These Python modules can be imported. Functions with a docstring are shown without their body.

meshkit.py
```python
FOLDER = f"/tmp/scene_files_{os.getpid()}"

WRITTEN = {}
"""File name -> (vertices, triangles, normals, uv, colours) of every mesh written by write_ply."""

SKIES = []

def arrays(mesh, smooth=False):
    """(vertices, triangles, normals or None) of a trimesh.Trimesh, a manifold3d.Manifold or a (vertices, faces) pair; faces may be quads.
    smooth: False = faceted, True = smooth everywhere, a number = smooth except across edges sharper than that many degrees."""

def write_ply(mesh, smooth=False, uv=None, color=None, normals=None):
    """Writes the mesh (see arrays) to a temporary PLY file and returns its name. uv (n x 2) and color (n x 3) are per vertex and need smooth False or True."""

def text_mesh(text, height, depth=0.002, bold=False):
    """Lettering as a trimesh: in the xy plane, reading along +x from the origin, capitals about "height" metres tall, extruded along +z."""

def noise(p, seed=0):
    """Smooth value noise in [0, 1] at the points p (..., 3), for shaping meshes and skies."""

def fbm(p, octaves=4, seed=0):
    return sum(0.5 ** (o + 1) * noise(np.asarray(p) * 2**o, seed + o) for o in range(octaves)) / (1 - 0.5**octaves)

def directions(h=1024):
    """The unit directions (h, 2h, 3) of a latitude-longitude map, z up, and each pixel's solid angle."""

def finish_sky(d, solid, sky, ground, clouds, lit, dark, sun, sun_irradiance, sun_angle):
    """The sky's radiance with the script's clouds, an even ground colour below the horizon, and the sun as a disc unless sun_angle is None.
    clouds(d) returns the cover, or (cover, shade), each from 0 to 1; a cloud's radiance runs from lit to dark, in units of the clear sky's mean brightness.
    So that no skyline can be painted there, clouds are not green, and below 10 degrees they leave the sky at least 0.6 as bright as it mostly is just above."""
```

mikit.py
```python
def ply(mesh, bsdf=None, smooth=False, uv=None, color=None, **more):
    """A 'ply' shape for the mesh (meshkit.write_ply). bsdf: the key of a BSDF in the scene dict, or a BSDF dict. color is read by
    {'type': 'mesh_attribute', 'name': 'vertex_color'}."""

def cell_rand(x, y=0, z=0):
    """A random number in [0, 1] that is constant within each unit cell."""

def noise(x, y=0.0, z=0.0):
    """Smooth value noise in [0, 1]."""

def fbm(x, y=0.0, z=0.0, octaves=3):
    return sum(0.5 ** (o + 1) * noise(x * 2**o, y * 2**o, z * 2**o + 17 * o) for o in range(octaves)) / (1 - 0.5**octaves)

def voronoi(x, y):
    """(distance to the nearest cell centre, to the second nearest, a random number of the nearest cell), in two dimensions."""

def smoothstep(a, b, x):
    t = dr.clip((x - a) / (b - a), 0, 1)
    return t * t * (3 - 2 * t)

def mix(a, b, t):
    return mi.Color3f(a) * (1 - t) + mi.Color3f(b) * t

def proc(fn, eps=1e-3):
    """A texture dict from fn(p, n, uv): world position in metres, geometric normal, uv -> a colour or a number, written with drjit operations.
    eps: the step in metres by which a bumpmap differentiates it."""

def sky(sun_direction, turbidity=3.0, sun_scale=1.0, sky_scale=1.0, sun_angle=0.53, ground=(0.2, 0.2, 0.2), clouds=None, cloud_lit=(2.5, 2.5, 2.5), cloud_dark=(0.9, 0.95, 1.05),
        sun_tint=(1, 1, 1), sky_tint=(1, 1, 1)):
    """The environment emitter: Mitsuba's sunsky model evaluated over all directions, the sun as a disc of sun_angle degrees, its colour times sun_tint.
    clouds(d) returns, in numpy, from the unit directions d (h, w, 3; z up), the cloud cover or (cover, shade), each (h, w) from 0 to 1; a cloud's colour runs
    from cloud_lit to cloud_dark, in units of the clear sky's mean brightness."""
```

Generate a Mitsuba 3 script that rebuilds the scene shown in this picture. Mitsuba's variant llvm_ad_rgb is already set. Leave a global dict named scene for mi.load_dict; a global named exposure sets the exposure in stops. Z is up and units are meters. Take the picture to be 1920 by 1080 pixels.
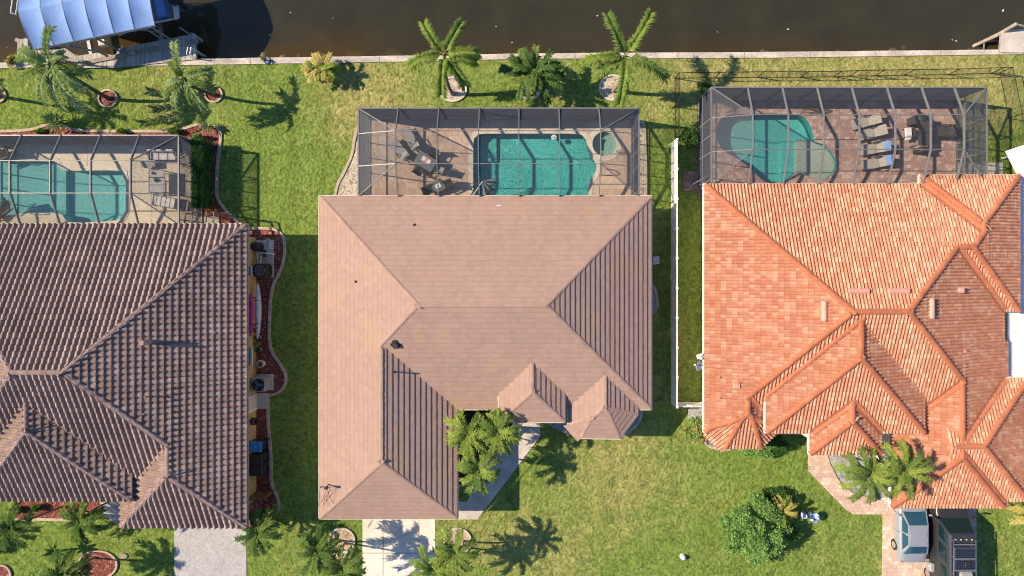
import math, random
import numpy as np
import trimesh, shapely
from shapely.geometry import Polygon, LineString, Point, box as sbox
from shapely.ops import unary_union
import drjit as dr
import mitsuba as mi
import mikit
from mikit import noise, fbm, voronoi, cell_rand, smoothstep, mix
random.seed(5); RNG = np.random.default_rng(7)
T = mi.ScalarTransform4f
scene, labels = {}, {}
# ---------------------------------------------------------------- camera, sky, exposure
H, F, CX, CY = 40.0, 1184.0, 985.0, 504.0          # drone height, focal length and nadir in photo pixels (1920 wide)
scene['camera'] = {'type': 'perspective', 'fov': math.degrees(2 * math.atan(960 / F)), 'fov_axis': 'x', 'near_clip': 0.1, 'far_clip': 3000.0,
                   'principal_point_offset_x': (960 - CX) / 1920, 'principal_point_offset_y': (540 - CY) / 1080,
                   'to_world': T().look_at(origin=[0, 0, H], target=[0, 0, 0], up=[0, 1, 0])}
SUN_EL, SUN_AZ = math.radians(37.5), math.radians(8.8)
SUN = [-math.cos(SUN_EL) * math.cos(SUN_AZ), math.cos(SUN_EL) * math.sin(SUN_AZ), math.sin(SUN_EL)]
scene['sky'] = mikit.sky(SUN, turbidity=3, sky_scale=.74, sky_tint=(.86, .97, 1.14), sun_tint=(1.0, 0.99, 0.975))
exposure = 2.3

# ---------------------------------------------------------------- helpers
def P(px, py, z=0.0):
    return np.array([(px - CX) / F * (H - z), -(py - CY) / F * (H - z), z])
def G(pts, z=0.0): return [tuple(P(x, y, z)[:2]) for x, y in pts]
def M(px, z=0.0): return px / F * (H - z)             # pixels to metres at a height
def key_of(name):
    k, i = name, 0
    while k in labels or k in scene:
        i += 1; k = f'{name}_{i:03d}'
    return k
def thing(name, label, cat, group=None):
    k = key_of(name); labels[k] = {'label': label, 'category': cat}
    if group: labels[k]['group'] = group
    return k
COUNT = {}
def part_key(parent, name):
    b = f'{parent}__{name}' if parent else name
    n = COUNT.get(b, -1) + 1; COUNT[b] = n
    return b if n == 0 else f'{b}_{n:03d}'
def part(parent, name, mesh, bsdf, smooth=False, label=None, kind=None, uv=None, **kw):
    k = part_key(parent, name)
    scene[k] = mikit.ply(cat(mesh), bsdf, smooth=smooth, uv=uv, **kw)
    if label or kind:
        labels[k] = {}
        if label: labels[k]['label'] = label
        if kind: labels[k]['kind'] = kind
    return k
def single(name, mesh, bsdf, label, catg, group=None, smooth=False, **kw):
    k = thing(name, label, catg, group); scene[k] = mikit.ply(cat(mesh), bsdf, smooth=smooth, **kw); return k
def struct(name, mesh, bsdf, label=None, kind='structure', smooth=False, parent=None):
    k = key_of(name); scene[k] = mikit.ply(cat(mesh), bsdf, smooth=smooth); labels[k] = {'kind': kind}
    if label: labels[k]['label'] = label
    return k
def cat(m):
    if isinstance(m, list):
        m = [x if isinstance(x, trimesh.Trimesh) else trimesh.Trimesh(*x, process=False) for x in m]
        return trimesh.util.concatenate(m) if len(m) > 1 else m[0]
    return m
def box(x0, x1, y0, y1, z0, z1):
    m = trimesh.creation.box([x1 - x0, y1 - y0, z1 - z0]); m.apply_translation([(x0 + x1) / 2, (y0 + y1) / 2, (z0 + z1) / 2]); return m
def rbox(sx, sy, sz, r=0.02):
    """box centred on the origin in x,y standing on z=0, with chamfered edges"""
    v = []
    for a in (-1, 1):
        for b in (-1, 1):
            for c in (0, 1):
                X, Y, Z = a * sx / 2, b * sy / 2, c * sz
                s = -1 if c else 1
                v += [[X - a * r, Y - b * r, Z], [X - a * r, Y, Z + s * r], [X, Y - b * r, Z + s * r]]
    return trimesh.convex.convex_hull(np.array(v))
def place(m, x, y, z=0.0, rot=0.0):
    m = cat(m).copy(); m.apply_transform(trimesh.transformations.rotation_matrix(math.radians(rot), [0, 0, 1])); m.apply_translation([x, y, z]); return m
def bar(a, b, w, h=None):
    """rectangular bar from a to b, width w (horizontal), height h, centred on the line"""
    a, b = np.array(a, float), np.array(b, float); h = h or w
    d = b - a; L = np.linalg.norm(d); d /= L
    side = np.cross(d, [0, 0, 1.0])
    side = np.array([1.0, 0, 0]) if np.linalg.norm(side) < 1e-3 else side / np.linalg.norm(side)
    up = np.cross(side, d)
    m = trimesh.creation.box([L, w, h]); R = np.eye(4); R[:3, 0], R[:3, 1], R[:3, 2], R[:3, 3] = d, side, up, (a + b) / 2
    m.apply_transform(R); return m
def tube(pts, r, n=8, caps=True):
    p = np.array(pts, float); r = np.broadcast_to(r, (len(p),)).astype(float)
    t = np.gradient(p, axis=0); t /= np.linalg.norm(t, axis=1, keepdims=True) + 1e-12
    ref = np.where(np.abs(t[:, 2:3]) < 0.9, [[0, 0, 1.0]], [[1.0, 0, 0]])
    a = np.cross(t, ref); a /= np.linalg.norm(a, axis=1, keepdims=True); b = np.cross(t, a)
    ang = np.arange(n) * 2 * np.pi / n
    v = p[:, None] + r[:, None, None] * (np.cos(ang)[None, :, None] * a[:, None] + np.sin(ang)[None, :, None] * b[:, None])
    f = []
    for i in range(len(p) - 1):
        for j in range(n):
            q = [i * n + j, i * n + (j + 1) % n, (i + 1) * n + (j + 1) % n, (i + 1) * n + j]
            f += [[q[0], q[2], q[1]], [q[0], q[3], q[2]]]
    v = v.reshape(-1, 3)
    if caps:
        v = np.vstack([v, p[0], p[-1]]); c0, c1 = len(v) - 2, len(v) - 1; o = (len(p) - 1) * n
        for j in range(n):
            f += [[c0, j, (j + 1) % n], [c1, o + (j + 1) % n, o + j]]
    return trimesh.Trimesh(v, f, process=False)
def prism(poly, z0, z1):
    if not hasattr(poly, 'geoms') and not isinstance(poly, Polygon): poly = Polygon(poly)
    poly = poly.buffer(0)
    out = []
    for g in getattr(poly, 'geoms', [poly]):
        if g.area > 1e-5:
            m = trimesh.creation.extrude_polygon(g, z1 - z0, engine='earcut'); m.apply_translation([0, 0, z0]); out.append(m)
    return cat(out)
def sheet(poly, z):
    if not hasattr(poly, 'geoms') and not isinstance(poly, Polygon): poly = Polygon(poly).buffer(0)
    out = []
    for g in getattr(poly, 'geoms', [poly]):
        v, f = trimesh.creation.triangulate_polygon(g, engine='earcut'); v = np.column_stack([v, np.full(len(v), z)])
        f = np.array(f); n = np.cross(v[f[:, 1]] - v[f[:, 0]], v[f[:, 2]] - v[f[:, 0]])[:, 2]; f[n < 0] = f[n < 0][:, ::-1]
        out.append(trimesh.Trimesh(v, f, process=False))
    return cat(out)
def smooth_line(pts, n=8, closed=False):
    """Catmull-Rom through the points"""
    p = np.array(pts, float); N = len(p); out = []
    for i in range(N if closed else N - 1):
        a, b, c, d = (p[(i - 1) % N], p[i], p[(i + 1) % N], p[(i + 2) % N]) if closed else (p[max(i - 1, 0)], p[i], p[i + 1], p[min(i + 2, N - 1)])
        for t in np.arange(n) / n:
            out.append(.5 * (2 * b + (c - a) * t + (2 * a - 5 * b + 4 * c - d) * t * t + (3 * b - a - 3 * c + d) * t ** 3))
    if not closed: out.append(p[-1])
    return [tuple(q) for q in out]
def disc(cx, cy, rx, ry=None, n=40):
    ry = ry or rx
    return [(cx + rx * math.cos(a), cy + ry * math.sin(a)) for a in np.linspace(0, 2 * math.pi, n, endpoint=False)]
def lathe(profile, n=24):
    return trimesh.creation.revolve(np.array(profile), sections=n)

# ---------------------------------------------------------------- materials
def mat(key, colour, rough=None, metallic=0.0, bump=None, spec=0.5, **kw):
    tex = mikit.proc(colour) if callable(colour) else {'type': 'rgb', 'value': list(colour)}
    if rough is None: b = {'type': 'diffuse', 'reflectance': tex}
    else: b = {'type': 'principled', 'base_color': tex, 'roughness': rough, 'metallic': metallic, 'specular': spec, **kw}
    if bump: b = {'type': 'bumpmap', 'arbitrary': mikit.proc(bump[0], eps=bump[2] if len(bump) > 2 else 0.02), 'scale': bump[1], 'bsdf': b}
    scene[key] = {'type': 'twosided', 'bsdf': b}
    return key
def spot(p, px, py, r):
    q = P(px, py); return dr.exp(-(dr.square(p.x - float(q[0])) + dr.square(p.y - float(q[1]))) / (2 * M(r) ** 2))
def grass_col(p, n, uv):
    big = fbm(p.x * .16 + 3, p.y * .16, 0, 3); mid = fbm(p.x * 1.1, p.y * 1.1, 5, 4); fine = noise(p.x * 7, p.y * 7, 9) * .5 + noise(p.x * 15, p.y * 15, 4) * .5
    stripe = .5 + .5 * dr.sin(p.x * 3.1 + .6 * fbm(p.x * .4, p.y * .4, 8, 2))
    clump = fbm(p.x * 3.1, p.y * 3.1, 2, 2)
    dry = 1.1 * (big - .5) + .55 * (mid - .5) + .10
    for (a, b, r, s) in ((730, 140, 75, .42), (1330, 155, 70, .5), (1480, 150, 90, .75), (1650, 150, 90, .8), (1790, 170, 80, .8), (540, 1030, 60, .45), (1130, 900, 90, .3), (960, 1010, 60, .25), (1290, 980, 110, .15), (1010, 190, 60, .3), (700, 230, 60, .3), (870, 990, 40, .4), (620, 990, 60, .2),
                         (1040, 1060, 60, .3), (300, 225, 60, .2), (1870, 1000, 60, .3), (1240, 200, 40, .25), (560, 560, 120, -.5), (560, 850, 120, -.5), (1450, 860, 130, -.3), (450, 220, 90, -.25), (1240, 500, 60, -.4), (1290, 600, 45, .35), (1290, 450, 40, .1)):
        dry = dry + s * spot(p, a, b, r)
    dry = smoothstep(.0, 1.0, dry) * .85
    c = mix(mi.Color3f(.166, .245, .056), mi.Color3f(.35, .325, .13), dry)
    c = mix(c, mi.Color3f(.085, .148, .034), smoothstep(.52, .75, clump) * .35)
    return c * (.45 + 1.1 * fine) * (.96 + .08 * stripe)
mat('grass', grass_col, bump=(lambda p, n, uv: fbm(p.x * 9, p.y * 9, 1, 2), .06, .03))
def paint(col, amt=.12, s=3.0):
    c = mi.Color3f(*col)
    return lambda p, n, uv: c * (1 - amt + 2 * amt * fbm(p.x * s, p.y * s, p.z * s, 3))
mat('concrete', lambda p, n, uv: mi.Color3f(.58, .54, .50) * (.72 + .56 * fbm(p.x * 1.7, p.y * 1.7, 1, 4)) * (.9 + .2 * noise(p.x * 25, p.y * 25)))
mat('cap_concrete', lambda p, n, uv: mi.Color3f(.54, .50, .465) * (.6 + .8 * fbm(p.x * .9, p.y * 1.9, 1, 4)) * (.85 + .3 * noise(p.x * 12, p.y * 12)))
mat('curb', lambda p, n, uv: mi.Color3f(.50, .43, .34) * (.7 + .6 * fbm(p.x * 5, p.y * 5, 1, 3)))
mat('deck_concrete', lambda p, n, uv: mi.Color3f(.60, .55, .455) * (.85 + .3 * fbm(p.x * 1.3, p.y * 1.3, 1, 4)))
def driveway(base, s, jd=.82):
    b = mi.Color3f(*base)
    def fn(p, n, uv):
        x, y = p.x / s, p.y / s
        jx, jy = dr.abs(x - dr.floor(x) - .5), dr.abs(y - dr.floor(y) - .5)
        j = smoothstep(.46, .5, dr.maximum(jx, jy))
        return b * (.8 + .4 * fbm(p.x * .8, p.y * .8, 1, 4)) * (1 - (1 - jd) * j) * (.9 + .2 * noise(p.x * 14, p.y * 14))
    return fn
mat('drive_cream', driveway((.80, .735, .67), 2.25, .6))
mat('drive_grey', lambda p, n, uv: mi.Color3f(.46, .46, .485) * (.9 + .2 * fbm(p.x * .9, p.y * .9, 1, 4)) * (.85 + .3 * noise(p.x * 9, p.y * 9)))
def pavers(cols, sx, sy, contrast=.25):
    cs = [mi.Color3f(*c) for c in cols]
    def fn(p, n, uv):
        row = dr.floor(p.y / sy); x = p.x / sx + .5 * (row - 2 * dr.floor(row / 2)) + .3 * cell_rand(row)
        r = cell_rand(dr.floor(x), row, 3); r2 = cell_rand(dr.floor(x), row, 8)
        fx, fy = x - dr.floor(x), p.y / sy - row
        j = smoothstep(.40, .5, dr.maximum(dr.abs(fx - .5) + .02, dr.abs(fy - .5)))
        c = mix(mix(cs[0], cs[1], smoothstep(.2, .6, r)), cs[2], smoothstep(.7, .9, r2))
        return c * (1 - contrast * j) * (.85 + .3 * fbm(p.x * 1.1, p.y * 1.1, 4, 3))
    return fn
mat('paver_tan', pavers(((.50, .375, .30), (.56, .44, .36), (.47, .36, .30)), .42, .42, .18))
mat('paver_red', pavers(((.385, .275, .25), (.31, .205, .19), (.45, .355, .32)), .30, .22, .2))
mat('paver_pink', pavers(((.66, .51, .43), (.60, .44, .37), (.72, .60, .53)), .32, .24, .18))
mat('coping', lambda p, n, uv: mi.Color3f(.62, .57, .50) * (.85 + .3 * fbm(p.x * 3, p.y * 3, 1, 3)))
def chips(a, b, c, s):
    a, b, c = mi.Color3f(*a), mi.Color3f(*b), mi.Color3f(*c)
    def fn(p, n, uv):
        d, e, w = voronoi(p.x * s, p.y * s)
        return mix(mix(a, b, w), c, smoothstep(.75, .95, cell_rand(w * 977))) * (.4 + .6 * smoothstep(.0, .25, e - d)) * (.7 + .6 * fbm(p.x * .8, p.y * .8, 1, 3))
    return fn
mat('mulch_red', chips((.20, .055, .045), (.34, .13, .11), (.42, .25, .21), 9), bump=(lambda p, n, uv: voronoi(p.x * 9, p.y * 9)[0], .04, .02))
mat('gravel_tan', chips((.50, .40, .28), (.62, .52, .40), (.33, .24, .17), 10))
mat('gravel_grey', chips((.35, .37, .40), (.50, .52, .55), (.24, .26, .30), 10))
mat('gravel_white', chips((.55, .48, .40), (.66, .60, .52), (.36, .28, .22), 8))
mat('dark_bed', chips((.06, .05, .04), (.12, .09, .07), (.2, .15, .11), 8))
# roof tiles: uv.x = a random number of the tile, uv.y = the place along it
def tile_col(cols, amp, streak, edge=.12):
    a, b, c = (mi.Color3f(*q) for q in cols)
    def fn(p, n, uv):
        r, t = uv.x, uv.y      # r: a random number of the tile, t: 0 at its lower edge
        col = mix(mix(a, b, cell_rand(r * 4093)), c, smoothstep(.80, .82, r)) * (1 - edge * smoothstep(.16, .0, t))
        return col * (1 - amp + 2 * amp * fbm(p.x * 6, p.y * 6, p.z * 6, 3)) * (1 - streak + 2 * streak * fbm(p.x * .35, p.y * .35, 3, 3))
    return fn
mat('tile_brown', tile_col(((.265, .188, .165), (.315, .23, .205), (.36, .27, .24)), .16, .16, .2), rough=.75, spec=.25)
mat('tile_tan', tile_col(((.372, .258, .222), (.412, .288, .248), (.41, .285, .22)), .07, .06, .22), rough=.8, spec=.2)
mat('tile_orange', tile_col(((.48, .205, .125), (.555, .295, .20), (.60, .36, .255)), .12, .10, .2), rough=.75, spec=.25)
mat('cap_orange', lambda p, n, uv: mi.Color3f(.46, .17, .095) * (.75 + .5 * fbm(p.x * 2.2, p.y * 2.2, p.z * 2, 3)) * (.9 + .2 * uv.x), rough=.8, spec=.2)
mat('cap_brown', lambda p, n, uv: mi.Color3f(.285, .21, .205) * (.75 + .5 * fbm(p.x * 3, p.y * 3, p.z * 3, 3)) * (.85 + .3 * uv.x), rough=.75, spec=.25)
mat('cap_tan', lambda p, n, uv: mi.Color3f(.40, .275, .23) * (.85 + .3 * fbm(p.x * 3, p.y * 3, p.z * 3, 3)) * (.93 + .14 * uv.x), rough=.8, spec=.2)
mat('underlay', (.05, .04, .04))
mat('white_paint', paint((.78, .77, .75), .06), rough=.5)
mat('vinyl_white', paint((.80, .80, .80), .05, 1.5), rough=.4)
mat('gutter_cream', paint((.66, .60, .52), .12, 4), rough=.5)
mat('gutter_teal', paint((.15, .27, .27), .2, 4), rough=.5)
mat('gutter_brown', paint((.36, .25, .20), .15, 3), rough=.5)
mat('stucco_yellow', lambda p, n, uv: mi.Color3f(.62, .44, .22) * (.85 + .3 * fbm(p.x * 2, p.y * 2, p.z * 2, 4)))
mat('stucco_tan', paint((.55, .45, .36), .1)); mat('stucco_cream', paint((.68, .60, .50), .1))
mat('window_glass', (.02, .03, .035), rough=.06, spec=.8)
mat('alum_grey', paint((.17, .175, .19), .12, 4), rough=.45, metallic=.0, spec=.6)
mat('alum_bronze', paint((.15, .125, .125), .15, 4), rough=.45, spec=.6)
mat('black_metal', (.02, .02, .022), rough=.5); mat('black_plastic', paint((.022, .022, .026), .25, 5), rough=.55)
mat('grey_plastic', paint((.30, .31, .33), .15, 4), rough=.6); mat('steel', (.55, .55, .56), rough=.25, metallic=.9)
mat('blue_plastic', (.02, .22, .55), rough=.45); mat('white_plastic', paint((.75, .76, .78), .08), rough=.4)
mat('magenta_plastic', (.42, .03, .22), rough=.45); mat('kayak_pale', paint((.52, .58, .66), .12), rough=.4)
mat('canvas_blue', lambda p, n, uv: mi.Color3f(.20, .36, .74) * (.8 + .4 * fbm(p.x * .8, p.y * .8, 1, 4)), rough=.7, spec=.3)
mat('dock_wood', lambda p, n, uv: mi.Color3f(.47, .45, .43) * (.7 + .6 * fbm(p.x * 9, p.y * .9, 1, 3)) * (.8 + .4 * cell_rand(p.x / .14)))
mat('wood_grey', lambda p, n, uv: mi.Color3f(.34, .30, .26) * (.6 + .8 * fbm(p.x * 4, p.y * 4, p.z * 2, 3)))
mat('wood_brown', lambda p, n, uv: mi.Color3f(.19, .12, .08) * (.6 + .8 * fbm(p.x * 4, p.y * 4, p.z * 2, 3)))
mat('stone', lambda p, n, uv: mi.Color3f(.36, .31, .25) * (.5 + fbm(p.x * 5, p.y * 5, p.z * 5, 3)))
mat('terracotta', paint((.42, .18, .10), .15)); mat('charcoal_fabric', paint((.055, .058, .065), .2, 6)); mat('sling_grey', paint((.34, .34, .35), .1, 6)); mat('cushion_white', paint((.62, .62, .64), .1, 5))
mat('sling_tan', paint((.34, .325, .30), .1, 6)); mat('towel_blue', paint((.16, .30, .62), .1, 6)); mat('salmon', paint((.72, .30, .22), .1)); mat('glass_table', (.10, .14, .15), rough=.08, spec=.8)
mat('slate', paint((.13, .17, .18), .15, 5), rough=.4)
# foliage
def leaf(key, a, b, c, trans=.5, gain=1.6):
    a, b, c = (mi.Color3f(*q) * gain for q in (a, b, c))
    def fn(p, n, uv):
        return mix(mix(a, b, smoothstep(.25, .75, fbm(p.x * 2.3, p.y * 2.3, p.z * 2.3, 2))), c, smoothstep(.55, .85, noise(p.x * 9, p.y * 9, p.z * 9)) * .7)
    scene[key] = {'type': 'twosided', 'bsdf': {'type': 'principled', 'base_color': mikit.proc(fn), 'roughness': .45, 'specular': .45}} if not trans else \
        {'type': 'principledthin', 'base_color': mikit.proc(fn), 'roughness': .45, 'diff_trans': trans, 'spec_trans': 0.0}
leaf('frond_green', (.075, .13, .03), (.115, .175, .045), (.20, .23, .08), .55)
leaf('frond_bright', (.12, .18, .035), (.17, .24, .05), (.27, .29, .09), .6)
leaf('frond_dark', (.035, .075, .022), (.06, .105, .03), (.12, .15, .05), .4)
leaf('frond_yellow', (.24, .22, .06), (.33, .29, .10), (.42, .38, .19), .5)
leaf('frond_pale', (.105, .165, .055), (.17, .235, .09), (.29, .34, .18), .45)
leaf('frond_dry', (.20, .13, .05), (.28, .20, .09), (.35, .28, .14), .4)
leaf('leaf_green', (.10, .20, .055), (.17, .29, .085), (.28, .38, .16), .55)
leaf('leaf_dark', (.025, .07, .02), (.045, .10, .028), (.07, .14, .04), .35)
leaf('leaf_mid', (.06, .12, .025), (.10, .17, .035), (.17, .23, .06), .5)
leaf('flower_red', (.55, .10, .05), (.6, .2, .08), (.6, .3, .15), .3)
mat('bark', lambda p, n, uv: mi.Color3f(.30, .255, .21) * (.55 + .5 * noise(p.z * 14, 1) + .4 * fbm(p.x * 6, p.y * 6, p.z * 6, 2)))
mat('bark_dark', lambda p, n, uv: mi.Color3f(.12, .10, .085) * (.55 + .5 * noise(p.z * 14, 1) + .4 * fbm(p.x * 6, p.y * 6, p.z * 6, 2)))
# water
def canal_col(p, n, uv):
    near = smoothstep(16.0, 12.9, p.y + .02 * p.x)
    c = mix(mi.Color3f(.037, .035, .021), mi.Color3f(.056, .037, .012), near * smoothstep(.3, .65, fbm(p.x * .25, p.y * .5, 2, 3)) + .35 * near)
    rocks = smoothstep(.60, .72, fbm(p.x * .9, p.y * 1.3, 4, 3)) * smoothstep(14.6, 13.4, p.y + .012 * p.x)
    return mix(c, mi.Color3f(.09, .065, .025), rocks * .7) * (.8 + .4 * fbm(p.x * .6, p.y * .6, 7, 3))
mat('canal_water', canal_col, rough=.08, spec=.5, bump=(lambda p, n, uv: fbm(p.x * 1.2, p.y * 1.6, 3, 3), .02, .05))
def pool_floor(a, b, s):  # bright cell rims paint rippling caustic light into the floor colour
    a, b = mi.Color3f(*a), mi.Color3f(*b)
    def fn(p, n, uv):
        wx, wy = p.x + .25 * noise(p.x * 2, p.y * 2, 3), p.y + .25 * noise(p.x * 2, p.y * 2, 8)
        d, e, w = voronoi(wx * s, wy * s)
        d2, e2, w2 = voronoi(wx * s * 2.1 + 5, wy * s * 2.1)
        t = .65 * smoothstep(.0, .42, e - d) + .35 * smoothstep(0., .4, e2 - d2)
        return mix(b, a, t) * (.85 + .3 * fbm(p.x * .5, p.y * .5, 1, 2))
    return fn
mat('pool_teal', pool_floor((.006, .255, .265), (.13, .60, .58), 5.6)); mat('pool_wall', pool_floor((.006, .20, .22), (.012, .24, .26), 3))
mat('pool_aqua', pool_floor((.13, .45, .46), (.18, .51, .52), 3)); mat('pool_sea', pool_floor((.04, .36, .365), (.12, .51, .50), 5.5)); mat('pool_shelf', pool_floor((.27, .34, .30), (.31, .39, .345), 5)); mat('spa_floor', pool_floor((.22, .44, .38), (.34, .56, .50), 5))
scene['water_sheet'] = {'type': 'thindielectric', 'int_ior': 1.33}
mat('screen_wire', (.07, .08, .105))
for k_, o_ in (('screen_roof', .14), ('screen_side', .36)):
    scene[k_] = {'type': 'mask', 'opacity': o_, 'bsdf': {'type': 'twosided', 'bsdf': {'type': 'diffuse', 'reflectance': {'type': 'rgb', 'value': [.15, .16, .18]}}}}

# ---------------------------------------------------------------- ground, canal, sea wall
WATER_Z = -1.0
cap_top = [(-400, 121.5), (0, 118), (480, 109), (780, 104.5), (1000, 100.5), (1440, 98), (1880, 93.5), (2400, 89)]
cap_bot = [(-400, 132), (0, 128), (480, 120.5), (780, 115.5), (1000, 110.5), (1440, 109), (1880, 102.5), (2400, 98)]
wt, wb = G(cap_top), G(cap_bot)
shore_mid = [(a[0], (a[1] + b[1]) / 2) for a, b in zip(wt, wb)]
land = Polygon([(-600, -600), (600, -600), (600, shore_mid[-1][1] - 2)] + shore_mid[::-1] + [(-600, shore_mid[0][1])])
pool_c = Polygon(G(smooth_line([(908, 250.5), (1000, 250), (1078, 250.5), (1096, 257), (1102, 272), (1106, 290), (1116, 303), (1119, 316), (1113, 330), (1105, 341), (1103, 360), (1103, 372), (1095, 381), (1070, 384), (910, 384), (892, 379), (887, 365), (887, 272), (893, 256)], 4, True)))
spa_c = Polygon(G(disc(1133, 270, 23.5)))
pool_r = Polygon(G(smooth_line([(1343, 252), (1348, 228), (1362, 217), (1390, 214.5), (1430, 214), (1470, 214), (1500, 217), (1516, 230), (1524, 252), (1527, 265), (1545, 273), (1560, 288), (1568, 305), (1563, 322), (1550, 334), (1536, 338), (1515, 330), (1499, 324), (1487, 327), (1476, 337), (1458, 343), (1438, 342), (1424, 333), (1405, 315), (1385, 299), (1365, 288), (1350, 274)], 5, True)))
pool_l = Polygon(G(smooth_line([(-40, 303), (0, 302), (95, 302), (107, 306), (115, 316), (135, 319.5), (222, 319.5), (233, 332), (238, 348), (237.5, 380), (236, 398), (222, 413), (180, 417), (130, 417), (113, 402), (60, 400), (-40, 400)], 5, True)))
holes = unary_union([g.buffer(.02) for g in (pool_c, spa_c, pool_r, pool_l)])
struct('lawn', sheet(land.difference(holes), 0.0), 'grass', 'mown lawn, green with dry straw coloured patches')
struct('canal_water', sheet(Polygon([(-600, 9), (600, 9), (600, 75), (-600, 75)]), WATER_Z), 'canal_water', 'dark brown still canal water')
struct('far_bank', sheet(Polygon([(-600, 75), (600, 75), (600, 600), (-600, 600)]), 0.0), 'grass')
k = struct('sea_wall', [prism(wt + wb[::-1], -1.6, .07)], 'cap_concrete', 'pale weathered concrete sea wall cap along the canal')
for i, px in enumerate((-20, 100, 222, 470, 590, 712, 834, 956, 1078, 1200, 1271, 1395, 1518, 1640, 1762, 1872)):
    yt, yb = np.interp(px, [a for a, b in cap_top], [b for a, b in cap_top]), np.interp(px, [a for a, b in cap_bot], [b for a, b in cap_bot])
    a, b = P(px, yt - .6), P(px, yb + .3); part(k, 'joint', bar((a[0], a[1], .068), (b[0], b[1], .068), .05, .02), 'wood_grey')

# ---------------------------------------------------------------- roofs made of hips
class Hip:
    """convex eave polygon (photo pixels at eave height), one pitch for each edge; None = open edge (runs into another roof)"""
    def __init__(s, pts, ze, pitch):
        s.ze = ze; xy = np.array([P(x, y, ze)[:2] for x, y in pts])
        if Polygon(xy).exterior.is_ccw is False: xy = xy[::-1]; pitch = pitch[::-1]; pitch = pitch[1:] + pitch[:1]
        s.xy, s.pitch, s.planes = xy, pitch, []
        N = len(xy)
        for i in range(N):
            a, b = xy[i], xy[(i + 1) % N]; L = np.linalg.norm(b - a); e = (b - a) / L; n = np.array([-e[1], e[0]])
            s.planes.append(dict(i=i, a=a, e=e, n=n, L=L, p=pitch[i], open=pitch[i] is None))
        s.closed = [q for q in s.planes if not q['open']]; s.poly = Polygon(xy)
    def h(s, q, x): return s.ze + q['p'] * ((np.asarray(x) - q['a']) @ q['n'])
    def height(s, x): return np.min([s.h(q, x) for q in s.closed], axis=0)
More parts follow.
